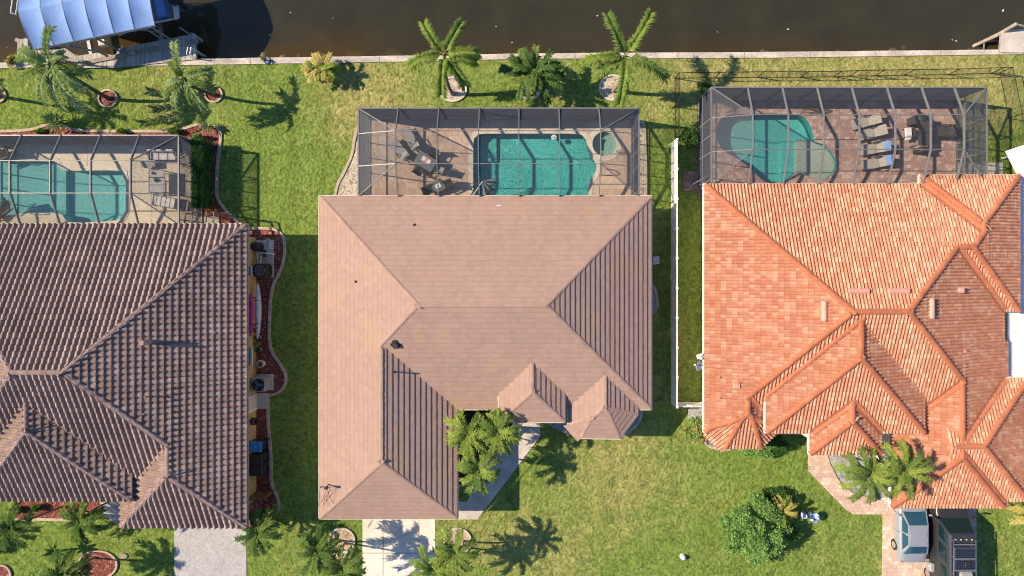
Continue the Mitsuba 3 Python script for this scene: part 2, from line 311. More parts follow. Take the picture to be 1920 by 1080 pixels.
def halfplane(poly, g0, g):
    """the part of poly where g0 + g.x >= 0"""
    L = np.hypot(*g)
    if L < 1e-9: return poly if g0 >= 0 else Polygon()
    n = np.array(g) / L; c = -n * (g0 / L); t = np.array([-n[1], n[0]]); B = 400
    return poly.intersection(Polygon([c + t * B, c - t * B, c - t * B + n * B, c + t * B + n * B]))
def affine(hp, q): return hp.ze - q['p'] * (q['a'] @ q['n']), q['p'] * q['n']
def lip_fill(n):
    pass
def profile_barrel(n, h, w):
    u = np.linspace(0, 1, n + 1); return u * w, h * (.5 - .5 * np.cos(2 * np.pi * u)) ** .85
def profile_flat(w): return np.array([0, w]), np.array([0.0, 0.0])
def tile_template(prof, exp_, butt, over=.03):
    u, w = prof; n = len(u); L = exp_ + over
    v = []
    for (vv, dz) in ((0, 0.0), (0, butt), (L, .002)):
        v += [(a, vv, b + dz) for a, b in zip(u, w)]
    f = []
    for r in range(2):
        for i in range(n - 1):
            q = [r * n + i, r * n + i + 1, (r + 1) * n + i + 1, (r + 1) * n + i]; f += [[q[0], q[1], q[2]], [q[0], q[2], q[3]]]
    return np.array(v, float), np.array(f)
def build_roof(house, hips, spec, limit=300):
    """house: key; hips: list of Hip; spec: tile w, exposure, profile, butt, materials. Adds roof > tile, ridge_tile, valley."""
    roof_faces = []
    for hi, hp in enumerate(hips):
        for q in hp.closed:
            g0, g = affine(hp, q); face = hp.poly
            for r in hp.closed:
                if r is q: continue
                a0, a = affine(hp, r); face = halfplane(face, a0 - g0, a - g)
            for hj, ho in enumerate(hips):
                if ho is hp or face.is_empty: continue
                reg = ho.poly
                for r in ho.closed:
                    a0, a = affine(ho, r); reg = halfplane(reg, a0 - g0 - (1e-6 if hj < hi else -1e-6), a - g)
                if reg.area > 1e-4: face = face.difference(reg)
            face = face.buffer(-.01, join_style=2).buffer(.01, join_style=2)
            if face.area > .05: roof_faces.append((hp, q, face))
    # roof board under the tiles
    dv, df, o = [], [], 0
    for hp, q, face in roof_faces:
        for gm in getattr(face, 'geoms', [face]):
            if gm.geom_type != 'Polygon' or gm.area < 1e-3: continue
            v, f = trimesh.creation.triangulate_polygon(gm, engine='earcut'); z = hp.h(q, v) - spec.get('sink', .012)
            v3 = np.column_stack([v, z]); n = np.cross(v3[f[:, 1]] - v3[f[:, 0]], v3[f[:, 2]] - v3[f[:, 0]])[:, 2]; f = np.array(f); f[n < 0] = f[n < 0][:, ::-1]
            dv.append(v3); df.append(f + o); o += len(v3)
    roof = f'{house}__roof'; scene[roof] = mikit.ply((np.vstack(dv), np.vstack(df)), spec.get('board', 'underlay'))
    w, ex, butt = spec['w'], spec['exp'], spec['butt']
    tv, tf = tile_template(spec['prof'], ex, butt)
    variants = []
    for i in range(8):
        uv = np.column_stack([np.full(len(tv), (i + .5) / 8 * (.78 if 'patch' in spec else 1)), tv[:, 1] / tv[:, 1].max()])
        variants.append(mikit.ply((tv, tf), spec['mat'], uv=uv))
    V, Fc, UV, off, cand = [], [], [], 0, []
    for hp, q, face in roof_faces:
        th = math.atan(q['p']); c, s = math.cos(th), math.sin(th); e, n, a = q['e'], q['n'], q['a']
        co = np.vstack([np.array(gm.exterior.coords) for gm in getattr(face, 'geoms', [face]) if gm.geom_type == 'Polygon']) - a
        U0, U1, D0, D1 = (co @ e).min(), (co @ e).max(), (co @ n).min(), (co @ n).max()
        rows = np.arange(math.floor(D0 / (ex * c)) , math.ceil(D1 / (ex * c)) + 1); cols = np.arange(math.floor(U0 / w) - 1, math.ceil(U1 / w) + 1)
        rr, cc = [x.ravel() for x in np.meshgrid(rows, cols, indexing='ij')]
        u0 = cc * w + spec.get('stagger', 0) * w * (rr % 2); v0 = rr * ex - .04
        mid = a + np.outer(u0 + w / 2, e) + np.outer((v0 + ex / 2) * c, n)
        keep = shapely.contains_xy(face.buffer(max(w, ex) * .62), mid[:, 0], mid[:, 1])
        inner = face.buffer(-max(w, ex) * .72); full = shapely.contains_xy(inner, mid[:, 0], mid[:, 1]) if not inner.is_empty else np.zeros(len(mid), bool)
        u0, v0, full, mid = u0[keep], v0[keep], full[keep], mid[keep]
        R = np.array([[e[0], n[0] * c, -n[0] * s], [e[1], n[1] * c, -n[1] * s], [0, s, c]])
        base = np.column_stack([a + np.outer(u0, e) + np.outer(v0 * c, n), hp.ze + v0 * s])
        cam = np.array([0, 0, H]) - base.mean(0); face_cos = float(R[:, 2] @ cam / np.linalg.norm(cam) ** 3)
        rnd = RNG.random(len(u0)); jit = RNG.normal(0, .0012, len(u0))
        if 'patch' in spec:      # batches of another tone
            rnd = np.where(meshnoise(mid * .55) > .66, .9 + .1 * rnd, rnd * .78)
        for i in np.nonzero(full)[0]: cand.append((face_cos * (1 + .02 * RNG.random()) / 1, len(V), i, R, base[i]))
        u = u0[:, None] + tv[None, :, 0]; v = v0[:, None] + tv[None, :, 1]; ww = np.broadcast_to(tv[None, :, 2], u.shape) + jit[:, None]
        d = v * c
        for r in hp.closed:
            if r is q: continue
            a0, av = affine(hp, r); g0, gv = affine(hp, q); k0 = a0 - g0 + (av - gv) @ a; ku, kd = (av - gv) @ e, (av - gv) @ n
            g = k0 + ku * u + kd * d; bad = g < 0
            if abs(ku) > .02: u = np.where(bad, u - g / ku, u)
            elif abs(kd) > 1e-6: d = np.where(bad, d - g / kd, d)
        v = d / c
        pos = a[None, None] + u[..., None] * e + (v * c - ww * s)[..., None] * n; z = hp.ze + v * s + ww * c
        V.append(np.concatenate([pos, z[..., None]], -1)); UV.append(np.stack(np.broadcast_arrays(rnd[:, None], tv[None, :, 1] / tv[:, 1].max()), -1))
    cand.sort(key=lambda x: -x[0]); chosen = cand[:limit]
    drop = {}
    for i, (sc, fi, ti, R, b) in enumerate(chosen):
        drop.setdefault(fi, []).append(ti)
        m = np.eye(4); m[:3, :3], m[:3, 3] = R, b
        scene[part_key(roof, 'tile')] = {**variants[RNG.integers(8)], 'to_world': T(m.tolist())}
    vs, fs, us, o = [], [], [], 0
    for fi, (v, uv) in enumerate(zip(V, UV)):
        if fi in drop: v, uv = np.delete(v, drop[fi], 0), np.delete(uv, drop[fi], 0)
        nT = len(v); vs.append(v.reshape(-1, 3)); us.append(uv.reshape(-1, 2)); fs.append((tf[None] + (np.arange(nT) * len(tv))[:, None, None] + o).reshape(-1, 3)); o += nT * len(tv)
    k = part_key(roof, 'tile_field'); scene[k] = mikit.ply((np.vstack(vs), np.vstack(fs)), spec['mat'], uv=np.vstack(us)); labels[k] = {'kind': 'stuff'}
    # ridges, hips and valleys
    L = .40; r = spec['cap_r']; ang = np.radians(np.linspace(-95, 95, 9)); flat = spec.get('cap_flat', .75)
    cv = [(x, -rad * math.sin(t), rad * math.cos(t) * flat) for x, rad in ((0, r * 1.08), (L * 1.1, r * .94)) for t in ang] ; nn = len(ang)
    cf = [t for i in range(nn - 1) for t in ((i, i + nn, i + nn + 1), (i, i + nn + 1, i + 1))] + [(0, i, i + 1) for i in range(1, nn - 1)]
    cvar = [mikit.ply((np.array(cv), np.array(cf)[:, ::-1]), spec['cap_mat'], uv=np.full((len(cv), 2), (i + .5) / 4), smooth=False) for i in range(4)]
    ncap = 0
    for i in range(len(roof_faces)):
        for j in range(i + 1, len(roof_faces)):
            (h1, q1, f1), (h2, q2, f2) = roof_faces[i], roof_faces[j]
            seg = f1.boundary.intersection(f2.buffer(2e-3))
            for ls in getattr(seg, 'geoms', [seg]):
                if ls.geom_type != 'LineString' or ls.length < .35: continue
                cs = np.array(ls.coords); A, B = cs[0], cs[-1]
                za, zb = (h1.h(q1, A), h1.h(q1, B)); za2, zb2 = (h2.h(q2, A), h2.h(q2, B))
                if abs(za - za2) > .06 or abs(zb - zb2) > .06: continue
                D = B - A; Ln = np.hypot(*D)
                if Ln < .35: continue
                t = D / Ln; nrm = np.array([-t[1], t[0]])
                convex = None
                g1, g2 = h1.planes and q1['p'] * q1['n'] @ nrm, q2['p'] * q2['n'] @ nrm
                c1 = np.array(f1.representative_point().coords[0]); side1 = np.sign((c1 - A) @ nrm)
                if abs(g1 - g2) < .02: continue
                ridge = (g1 * side1 < g2 * side1)        # the face falls away on its own side
                if zb < za: A, B, za, zb = B, A, zb, za
                a3, b3 = np.array([*A, za]), np.array([*B, zb]); d3 = b3 - a3; l3 = np.linalg.norm(d3); d3 /= l3
                up = np.array([0, 0, 1.0]) - d3 * d3[2]; up /= np.linalg.norm(up); sd = np.cross(up, d3)
                m = np.eye(4); m[:3, 0], m[:3, 1], m[:3, 2] = d3, sd, up
                if ridge:
                    for kx in range(max(1, int(round(l3 / L)))):
                        if ncap >= 300: break
                        ncap += 1; mm = m.copy(); mm[:3, 3] = a3 + d3 * (kx * L - .02) + up * spec.get('cap_up', .03)
                        scene[part_key(roof, 'ridge_tile')] = {**cvar[RNG.integers(4)], 'to_world': T(mm.tolist())}
                elif spec.get('valley'):
                    wv = spec.get('valley_w', .13)
                    s1 = np.array([*(nrm * side1), q1['p'] * q1['n'] @ (nrm * side1)]); s2 = np.array([*(-nrm * side1), q2['p'] * q2['n'] @ (-nrm * side1)])
                    lift = np.array([0, 0, spec.get('valley_up', .06)])
                    vv = np.array([a3 + s1 * wv + lift, a3 + lift * .8, a3 + s2 * wv + lift, b3 + s1 * wv + lift, b3 + lift * .8, b3 + s2 * wv + lift])
                    part(roof, 'valley', trimesh.Trimesh(vv, [[0, 1, 4], [0, 4, 3], [1, 2, 5], [1, 5, 4]], process=False), spec['valley'], uv=np.full((6, 2), .5))
    # eaves: soffit and gutter along every eave edge that no other roof covers
    for hp in hips:
        for q in hp.closed:
            if spec.get('skip_east') and q['n'][0] < -.9: continue
            a, b = q['a'], q['a'] + q['e'] * q['L']; ln = LineString([a, b])
            for ho in hips:
                if ho is not hp:
                    reg = ho.poly
                    for r in ho.closed:
                        a0, av = affine(ho, r); reg = halfplane(reg, a0 - hp.ze - .12, av)
                    if not reg.is_empty: ln = ln.difference(reg.buffer(.01))
                    same = ho.poly.buffer(-.15)
                    if abs(ho.ze - hp.ze) < .1: ln = ln.difference(same)
            for g in getattr(ln, 'geoms', [ln]):
                if g.is_empty or g.length < .3: continue
                A, B = np.array(g.coords[0]), np.array(g.coords[-1]); o3 = -q['n'] * .05
                part(house, 'gutter', bar((*(A + o3 - q['e'] * .06), hp.ze - .10), (*(B + o3 + q['e'] * .06), hp.ze - .10), .12, .13), spec['gutter'])
    low = [hp for hp in hips if hp.ze < min(h_.ze for h_ in hips) + .2]
    plan = unary_union([hp.poly for hp in low]).buffer(.02).buffer(-.02)
    part(house, 'soffit', prism(plan.buffer(-.06), min(h_.ze for h_ in hips) - .16, min(h_.ze for h_ in hips) - .12), spec['gutter'])
    wl = plan.buffer(-.60, join_style=2)
    part(house, 'wall', prism(wl, -.05, min(h_.ze for h_ in hips) - .165), spec['wall'])
    for hp in hips:
        if hp not in low:
            part(house, 'wall', prism(hp.poly.buffer(-.5, join_style=2), -.04, hp.ze - .17), spec['wall']); part(house, 'soffit', prism(hp.poly.buffer(-.06, join_style=2), hp.ze - .165, hp.ze - .125), spec['gutter'])
    return roof, wl, roof_faces
from meshkit import fbm as nfbm
def meshnoise(xy): return nfbm(np.column_stack([xy, np.zeros(len(xy))]), 3, 4)
def on_roof(faces, px, py):
    """the point of the roof surface seen at a photo pixel, with the plane's normal"""
    z = 4.0
    for _ in range(30):
        p = P(px, py, z)[:2]; zs = [(hp.h(q, p), q) for hp, q, f in faces if f.buffer(.02).contains(Point(p))]
        if not zs: return P(px, py, z), np.array([0, 0, 1.0])
        z2 = max(zs, key=lambda t: t[0])
        z = .5 * z + .5 * z2[0]
    q = z2[1]; n = np.array([-q['p'] * q['n'][0], -q['p'] * q['n'][1], 1.0]); return P(px, py, z), n / np.linalg.norm(n)

EZ = 2.8
# brown house on the left
pl = .465
brown = thing('brown_house', 'brown barrel tiled house with a yellow side wall, cut by the left edge', 'house')
hl = [Hip([(-137, 422), (462, 422), (462, 935), (-137, 935)], EZ, [pl] * 4),
      Hip([(229, 700), (462, 700), (462, 986), (229, 986)], EZ, [None, pl, pl * 1.05, pl]),
      Hip([(-42, 660), (247, 660), (247, 936), (-42, 936)], 3.65, [None, pl, pl, pl])]
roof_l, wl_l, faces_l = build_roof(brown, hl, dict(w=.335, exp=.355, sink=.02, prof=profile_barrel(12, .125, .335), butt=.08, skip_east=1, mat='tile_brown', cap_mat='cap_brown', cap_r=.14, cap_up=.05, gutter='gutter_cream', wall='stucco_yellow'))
# tan house in the middle
pc = .44
tan_h = thing('tan_house', 'house with a flat tan tiled hip roof in the middle of the picture', 'house')
hc = [Hip([(600, 369), (1220, 369), (1220, 766), (600, 766)], EZ, [pc] * 4),
      Hip([(600, 644), (856, 644), (856, 971), (600, 971)], EZ, [None, pc, pc * 1.06, pc]),
      Hip([(937, 600), (1058, 600), (1058, 790), (937, 790)], 3.25, [None, pc, pc, pc]),
      Hip([(1067, 640), (1195, 640), (1195, 777), (1162, 821), (1090, 820), (1067, 795)], EZ + .06, [None, pc, pc * 1.02, pc, pc * 1.02, pc])]
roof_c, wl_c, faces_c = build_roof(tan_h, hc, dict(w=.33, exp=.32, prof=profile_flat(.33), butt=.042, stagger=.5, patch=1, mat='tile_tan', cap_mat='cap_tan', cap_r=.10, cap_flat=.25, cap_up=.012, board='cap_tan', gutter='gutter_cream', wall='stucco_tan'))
# orange house on the right
po = .385
orange = thing('orange_house', 'house with a terracotta orange tiled roof of many hips on the right', 'house')
ho = [Hip([(1322, 347), (1880, 347), (1880, 809), (1322, 809)], EZ, [po] * 4),
      Hip([(1740, 347), (1909, 347), (1909, 582), (1740, 582)], EZ, [po, po, po, None]),
      Hip([(1727, 330), (1909, 330), (1909, 480), (1727, 480)], EZ, [po, po, None, po]),
      Hip([(1437, 575), (1731, 575), (1731, 810), (1437, 810)], 3.68, [None, po, po, po]),
      Hip([(1519, 690), (1650, 690), (1650, 850), (1519, 850)], 3.64, [None, po, po, po]),
      Hip([(1672, 640), (1880, 640), (1880, 950), (1672, 950)], EZ, [None, po, po, po]),
      Hip([(1760, 710), (1926, 710), (1926, 938), (1760, 938)], EZ, [po, po, po, None]),
      Hip([(1322, 690), (1463, 690), (1463, 803), (1426, 839), (1359, 839), (1322, 804)], EZ, [None, po, po, po, po, po])]
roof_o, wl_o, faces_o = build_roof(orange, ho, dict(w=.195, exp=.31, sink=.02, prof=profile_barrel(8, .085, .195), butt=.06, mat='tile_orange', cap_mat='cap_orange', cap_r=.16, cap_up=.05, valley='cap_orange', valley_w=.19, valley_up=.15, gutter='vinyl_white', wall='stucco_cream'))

# ---------------------------------------------------------------- pools and pool decks
house_ground = unary_union([w.buffer(.02) for w in (wl_l, wl_c, wl_o)])
def pool(name, label, outline, floor, wallm, depth, coping=None, steps=()):
    k = thing(name, label, 'pool')
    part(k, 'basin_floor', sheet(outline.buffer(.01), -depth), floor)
    v, f = [], []
    c = list(outline.buffer(.012).exterior.coords)
    ring = prism(outline.buffer(.16, join_style=1).difference(outline.buffer(.005)), -depth, -.004)
    part(k, 'basin_wall', ring, wallm)
    part(k, 'water', sheet(outline.buffer(.006), -.11), 'water_sheet')
    if coping:
        part(k, 'coping', prism(outline.buffer(coping, join_style=1).difference(outline.buffer(-.03)), -.02, .075), 'coping', kind='stuff')
    for (poly, z, m) in steps: part(k, 'step', prism(poly.intersection(outline), -depth + .002, -z), m)
    return k
pk_c = pool('swimming_pool', 'rounded teal swimming pool with ripple light painted on its floor behind the tan house', pool_c, 'pool_teal', 'pool_wall', .80, .26,
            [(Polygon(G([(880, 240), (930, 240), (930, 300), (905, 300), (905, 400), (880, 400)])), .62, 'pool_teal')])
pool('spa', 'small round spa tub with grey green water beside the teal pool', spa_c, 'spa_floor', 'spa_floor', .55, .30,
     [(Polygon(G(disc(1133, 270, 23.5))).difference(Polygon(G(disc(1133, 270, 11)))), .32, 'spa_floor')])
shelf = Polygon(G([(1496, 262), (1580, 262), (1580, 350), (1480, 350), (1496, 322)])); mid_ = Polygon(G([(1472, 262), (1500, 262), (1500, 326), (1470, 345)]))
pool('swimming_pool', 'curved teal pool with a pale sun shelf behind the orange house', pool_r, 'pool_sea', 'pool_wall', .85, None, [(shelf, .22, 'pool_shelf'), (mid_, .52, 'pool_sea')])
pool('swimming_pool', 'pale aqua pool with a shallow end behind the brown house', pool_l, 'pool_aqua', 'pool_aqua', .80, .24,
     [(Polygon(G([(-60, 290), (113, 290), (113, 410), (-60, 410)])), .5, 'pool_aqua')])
deck_c = Polygon(G([(690, 219), (1190, 219), (1190, 400), (690, 400)]))
deck_r = Polygon(G([(1308, 182), (1795, 182), (1795, 372), (1308, 372)]))
deck_l = Polygon(G([(-80, 266), (372, 266), (372, 406), (412, 406), (412, 446), (-80, 446)]))
for nm, dk, mm, cut, lb in (('pool_deck', deck_c, 'paver_tan', unary_union([pool_c.buffer(.25), spa_c.buffer(.29)]), 'tan stone paver pool deck'), ('pool_deck', deck_r, 'paver_red', pool_r.buffer(.01), 'mottled red brick paver pool deck'), ('pool_deck', deck_l, 'deck_concrete', pool_l.buffer(.23), 'beige concrete pool deck')):
    kk = struct(nm, prism(dk.difference(cut).difference(house_ground), -.3, .05), mm, lb)
    if nm == 'pool_deck' and mm == 'deck_concrete':
        for px in (60, 165, 285, 335): part(kk, 'saw_joint', bar((*P(px, 268)[:2], .0515), (*P(px, 320 if px < 240 else 440)[:2], .0515), .03, .006), 'wood_grey')
        for py in (342, 397): part(kk, 'saw_joint', bar((*P(246, py)[:2], .0515), (*P(372, py)[:2], .0515), .03, .006), 'wood_grey')

# ---------------------------------------------------------------- beds, paths and drives (each a real slab or a raised bed)
def bed(name, pts, m, label, curb=None, z=.03, line=True, closed_curb=True):
    poly = Polygon(pts).buffer(0).difference(house_ground)
    for d_ in (deck_c, deck_r, deck_l): poly = poly.difference(d_.buffer(.01))
    k = struct(name, prism(poly, -.05, z), m, label)
    if curb is not None:
        c = LineString(curb).buffer(.085, cap_style=2).difference(house_ground)
        part(k, 'curb', prism(c, -.04, .085), 'curb')
    return k
def round_bed(px, py, rx, ry, m, label, curbm='curb'):
    d = Polygon(G(disc(px, py, rx, ry)))
    k = struct('tree_bed', prism(d, -.05, .035), m, label)
    ring = Polygon(G(disc(px, py, rx, ry))).buffer(.06).difference(d.buffer(-.05))
    part(k, 'curb', prism(ring, -.04, .11), curbm)
round_bed(203, 185, 17, 15.5, 'mulch_red', 'round red mulch bed left of another mulch ring'); round_bed(401, 177, 15.5, 14.5, 'mulch_red', 'round red mulch bed nearest the pool cage hedge')
round_bed(-4, 178, 15, 14, 'mulch_red', 'round red mulch bed cut by the left edge')
round_bed(849, 168, 25, 22, 'gravel_white', 'round pale gravel bed under the left plume palm', 'concrete'); round_bed(1149, 165, 25, 23, 'gravel_white', 'round pale gravel bed under the right plume palm', 'concrete'); round_bed(994, 168, 20, 18, 'gravel_white', 'round gravel bed under the dark clump palm', 'concrete')
round_bed(641, 1013, 24, 23, 'gravel_tan', 'round gravel bed left of the cream driveway', 'concrete'); round_bed(640, 1050, 19, 18, 'gravel_tan', 'lower round gravel bed left of the cream driveway', 'concrete'); round_bed(858, 1014, 25, 24, 'gravel_tan', 'round gravel bed right of the cream driveway', 'concrete')
round_bed(3, 1077, 18, 18, 'mulch_red', 'mulch ring in the lower left corner'); round_bed(184, 1058, 36, 26, 'mulch_red', 'large mulch ring on the lower left lawn')
# mulch bed round the left pool cage and along the brown house
edge1 = G(smooth_line([(-40, 247), (20, 246), (60, 243), (85, 236), (110, 236), (145, 244), (200, 246), (320, 246), (345, 241), (372, 234), (398, 235), (412, 245), (414, 262), (409, 300), (407, 345), (409, 372), (425, 395), (445, 415), (462, 424)], 6))
bed('mulch_bed', edge1 + G([(462, 460), (330, 440), (330, 300), (-40, 300)]), 'mulch_red', 'red mulch bed curving round the left pool cage', edge1)
edge2 = G(smooth_line([(466, 428.5), (495, 428), (516, 431), (530, 442), (534, 460), (533, 482), (527, 505), (514, 532), (508, 560), (506, 600), (506, 640), (512, 662), (526, 683), (536, 703), (534, 722), (522, 736), (505, 741)], 6)); edge3 = G(smooth_line([(503, 766), (504, 800), (508, 850), (510, 905), (520, 930), (524, 950), (519, 972), (505, 986), (488, 988)], 6))
bed('mulch_bed', edge2 + G([(470, 741), (466, 600)]), 'mulch_red', 'red mulch side bed with pool equipment', edge2)
bed('mulch_bed', edge3 + G([(462, 988), (462, 766)]), 'mulch_red', 'red mulch side bed by the wheelie bins', edge3)
struct('side_slab', prism(Polygon(G([(478, 737), (505, 737), (505, 766), (478, 766)])).difference(house_ground), -.05, .07), 'concrete', 'small concrete door slab')
struct('equipment_pad', prism(Polygon(G([(482, 450), (514, 450), (514, 520), (482, 520)])).difference(house_ground), -.05, .08), 'concrete', 'concrete pad under the pool equipment')
edge4 = G([(30, 974), (75, 973), (140, 974), (152, 972)])
bed('mulch_bed', G([(30, 880), (200, 880), (200, 942), (152, 972), (30, 974)]), 'mulch_red', 'red mulch bed in front of the brown house', edge4)
struct('walkway', prism(Polygon(G([(192, 900), (232, 900), (232, 985), (224, 985), (196, 966), (188, 955)])).difference(house_ground), -.05, .045), 'drive_grey', 'short grey front walkway')
struct('driveway', prism(Polygon(G([(327, 955), (462, 955), (463, 1400), (328, 1400)])).difference(house_ground), -.1, .03), 'drive_grey', 'light grey concrete driveway of the brown house')
struct('driveway', prism(Polygon(G([(680, 945), (816, 945), (816, 1400), (680, 1400)])).difference(house_ground), -.1, .03), 'drive_cream', 'cream concrete driveway of the tan house')
struct('walkway', prism(Polygon(G([(980, 762), (1013, 762), (1013, 818), (895, 973.5), (815.5, 973.5), (815.5, 940), (875, 940)])).difference(house_ground), -.1, .045), 'concrete', 'cream slanted front walkway of the tan house')
bed('front_bed', G([(840, 740), (990, 740), (980, 790), (935, 850), (900, 880), (870, 905), (850, 915)]), 'dark_bed', 'dark planting bed in the front corner of the tan house', G(smooth_line([(935, 852), (905, 878), (880, 902), (850, 915)], 5)))
bed('front_bed', G([(1013, 760), (1100, 760), (1100, 822), (1060, 812), (1013, 790)]), 'gravel_grey', 'grey gravel bed by the tan house bay')
eb = G(smooth_line([(1203, 765), (1200, 785), (1188, 802), (1165, 818), (1150, 822)], 6))
bed('front_bed', eb + G([(1120, 790), (1180, 760)]), 'gravel_grey', 'gravel rim round the tan house bay', eb)
eg = G(smooth_line([(1212, 528), (1226, 538), (1232, 560), (1230, 580), (1212, 596)], 6)); bed('side_bed', eg, 'gravel_grey', 'small half round gravel bed by the tan side wall', eg)
el = G(smooth_line([(690, 222), (672, 238), (665, 262), (660, 290), (646, 322), (634, 345), (629, 366), (628, 384)], 6))
bed('gravel_bed', el + G([(694, 400), (694, 222)]), 'gravel_white', 'cream gravel bed left of the middle pool cage', el)
er = G(smooth_line([(1190, 226), (1203, 229), (1208, 240), (1210, 300), (1212, 380)], 6)); bed('gravel_bed', er + G([(1186, 392)]), 'gravel_white', 'narrow gravel strip right of the middle pool cage', er)
struct('side_slab', prism(Polygon(G([(1281, 321), (1313, 321), (1313, 358), (1281, 358)])).difference(deck_r), -.05, .05), 'paver_red', 'small red paver landing by the cage door')
struct('side_slab', prism(Polygon(G([(1796, 305), (1880, 305), (1880, 372), (1796, 372)])).difference(house_ground), -.05, .045), 'concrete', 'pale concrete landing right of the orange pool cage')
path_o = Polygon(G([(1515, 838), (1548, 838), (1556, 870), (1575, 905), (1600, 925), (1640, 935), (1690, 930), (1690, 964), (1655, 964), (1600, 964), (1585, 955), (1516, 884)]))
struct('walkway', prism(path_o.difference(house_ground), -.1, .045), 'paver_pink', 'pinkish paver walkway of the orange house')
bed('gravel_bed', G([(1549, 838), (1680, 790), (1690, 935), (1640, 933), (1602, 923), (1577, 903), (1558, 868)]), 'gravel_grey', 'blue grey gravel bed under the big palms')
struct('driveway', prism(Polygon(G([(1655, 964.3), (1690, 964.3), (1690, 930), (1826, 930), (1830, 950), (1832, 1400), (1650, 1400)])).difference(house_ground), -.1, .04), 'paver_pink', 'pinkish paver driveway of the orange house')
ev = G(smooth_line([(1320, 818), (1324, 832), (1340, 840), (1370, 842)], 5)); bed('front_bed', ev + G([(1420, 842), (1450, 815), (1515, 815), (1515, 780), (1330, 780)]), 'gravel_grey', 'grey gravel bed round the orange house bay', ev)
struct('side_slab', prism(Polygon(G([(1290, 764), (1318, 764), (1318, 785), (1290, 785)])), -.05, .03), 'gravel_grey', 'pale gravel patch behind the white gate')

# ---------------------------------------------------------------- screened pool cages
def cage(label, xs_px, pyN, k1, k2, pyS, m, ends=('slope', 'slope'), ze=2.75, zt=3.6, wide=.05, deep=.15, xe=None, yS_ext=None):
    k = thing('pool_cage', label, 'pool enclosure')
    X = [P(x, 500, ze)[0] for x in xs_px]; yN = P(0, pyN, ze)[1]; y1, y2 = P(0, k1, zt)[1], P(0, k2, zt)[1]; yS = P(0, pyS, ze + .05)[1]; zS = ze + .12
    a, b = 1, len(X) - 2
    seg = lambda p, q, w=wide, d=deep, nm='beam': part(k, nm, bar(p, q, w, d), m)
    def wall(x0, y0, x1, y1):      # woven screen: fine level wires, dense when seen from above, open to the low sun
        n = int((ze - .12) / .045); d = np.array([x1 - x0, y1 - y0]); d /= np.hypot(*d); o = np.array([-d[1], d[0]]) * .006
        c = np.array([[x0, y0] - o, [x1, y1] - o, [x1, y1] + o, [x0, y0] + o]); V, Fq = [], []
        for i in range(n):
            z = .1 + i * .045
            for dz in (-.0038, .0038): V += [(*q, z + dz) for q in c]
            b = i * 8; Fq += [[b, b + 2, b + 1], [b, b + 3, b + 2], [b + 4, b + 5, b + 6], [b + 4, b + 6, b + 7]] + [t for j in range(4) for t in ([b + j, b + (j + 1) % 4, b + 4 + (j + 1) % 4], [b + j, b + 4 + (j + 1) % 4, b + 4 + j])]
        part(k, 'wall_screen', trimesh.Trimesh(V, Fq, process=False), 'screen_wire', kind='stuff')
    quad = lambda pts, nm, sm: part(k, nm, trimesh.Trimesh(pts, [[0, 1, 2], [0, 2, 3]][:len(pts) - 2], process=False), sm)
    for i in range(a, b + 1):
        x = X[i]
        seg((x, yN, ze), (x, y1, zt)); seg((x, y1, zt), (x, y2, zt)); seg((x, y2, zt), (x, yS, zS))
    seg((X[0], yN, ze), (X[-1], yN, ze), .08, .08, 'eave_beam')
    for xe_ in (X[0], X[-1]): seg((xe_, yN, ze), (xe_, yS, ze), .08, .08, 'eave_beam')
    for y in (y1, y2):
        for i in range(a, b): seg((X[i], y, zt), (X[i + 1], y, zt), .045, .06, 'purlin')
        seg((X[a], y, zt), (X[0], y, ze), .045, .06, 'purlin'); seg((X[b], y, zt), (X[-1], y, ze), .045, .06, 'purlin')
    for (xe_, xi) in ((X[0], X[a]), (X[-1], X[b])):
        seg((xe_, yN, ze), (xi, y1, zt), .05, .1, 'hip_beam'); seg((xe_, yS, ze), (xi, y2, zt), .05, .1, 'hip_beam')
    for x in X: seg((x, yN, .05), (x, yN, ze), .06, .06, 'post')
    for xe_ in (X[0], X[-1]):
        for y in (y1, (y1 + y2) / 2, y2, yS + .3): seg((xe_, y, .05), (xe_, y, ze), .06, .06, 'post')
        seg((xe_, yN, .9), (xe_, yS, .9), .05, .05, 'chair_rail'); seg((xe_, yN, .08), (xe_, yS, .08), .06, .06, 'sill_rail')
    for z, nm in ((.9, 'chair_rail'), (.08, 'sill_rail')): seg((X[0], yN, z), (X[-1], yN, z), .05, .05, nm)
    for i in range(len(X) - 1):
        x0, x1 = X[i], X[i + 1]
        wall(x0, yN, x1, yN)
        if a <= i < b:
            quad([(x0, yN, ze), (x1, yN, ze), (x1, y1, zt), (x0, y1, zt)], 'screen_panel', 'screen_roof'); quad([(x0, y1, zt), (x1, y1, zt), (x1, y2, zt), (x0, y2, zt)], 'screen_panel', 'screen_roof')
            quad([(x0, y2, zt), (x1, y2, zt), (x1, yS, zS), (x0, yS, zS)], 'screen_panel', 'screen_roof')
    for xe_, xi in ((X[0], X[a]), (X[-1], X[b])):
        quad([(xe_, yN, ze), (xi, yN, ze), (xi, y1, zt)], 'screen_panel', 'screen_roof'); quad([(xe_, yS, ze), (xi, yS, zS), (xi, y2, zt)], 'screen_panel', 'screen_roof')
        quad([(xe_, yN, ze), (xe_, y1, ze), (xi, y1, zt)], 'screen_panel', 'screen_side'); quad([(xe_, y1, ze), (xe_, y2, ze), (xi, y2, zt), (xi, y1, zt)], 'screen_panel', 'screen_side')
        quad([(xe_, y2, ze), (xe_, yS, ze), (xi, y2, zt)], 'screen_panel', 'screen_side')
        for ya, yb in ((yN, y1), (y1, y2), (y2, yS)): wall(xe_, ya, xe_, yb)
    return k, X, (yN, y1, y2, yS)
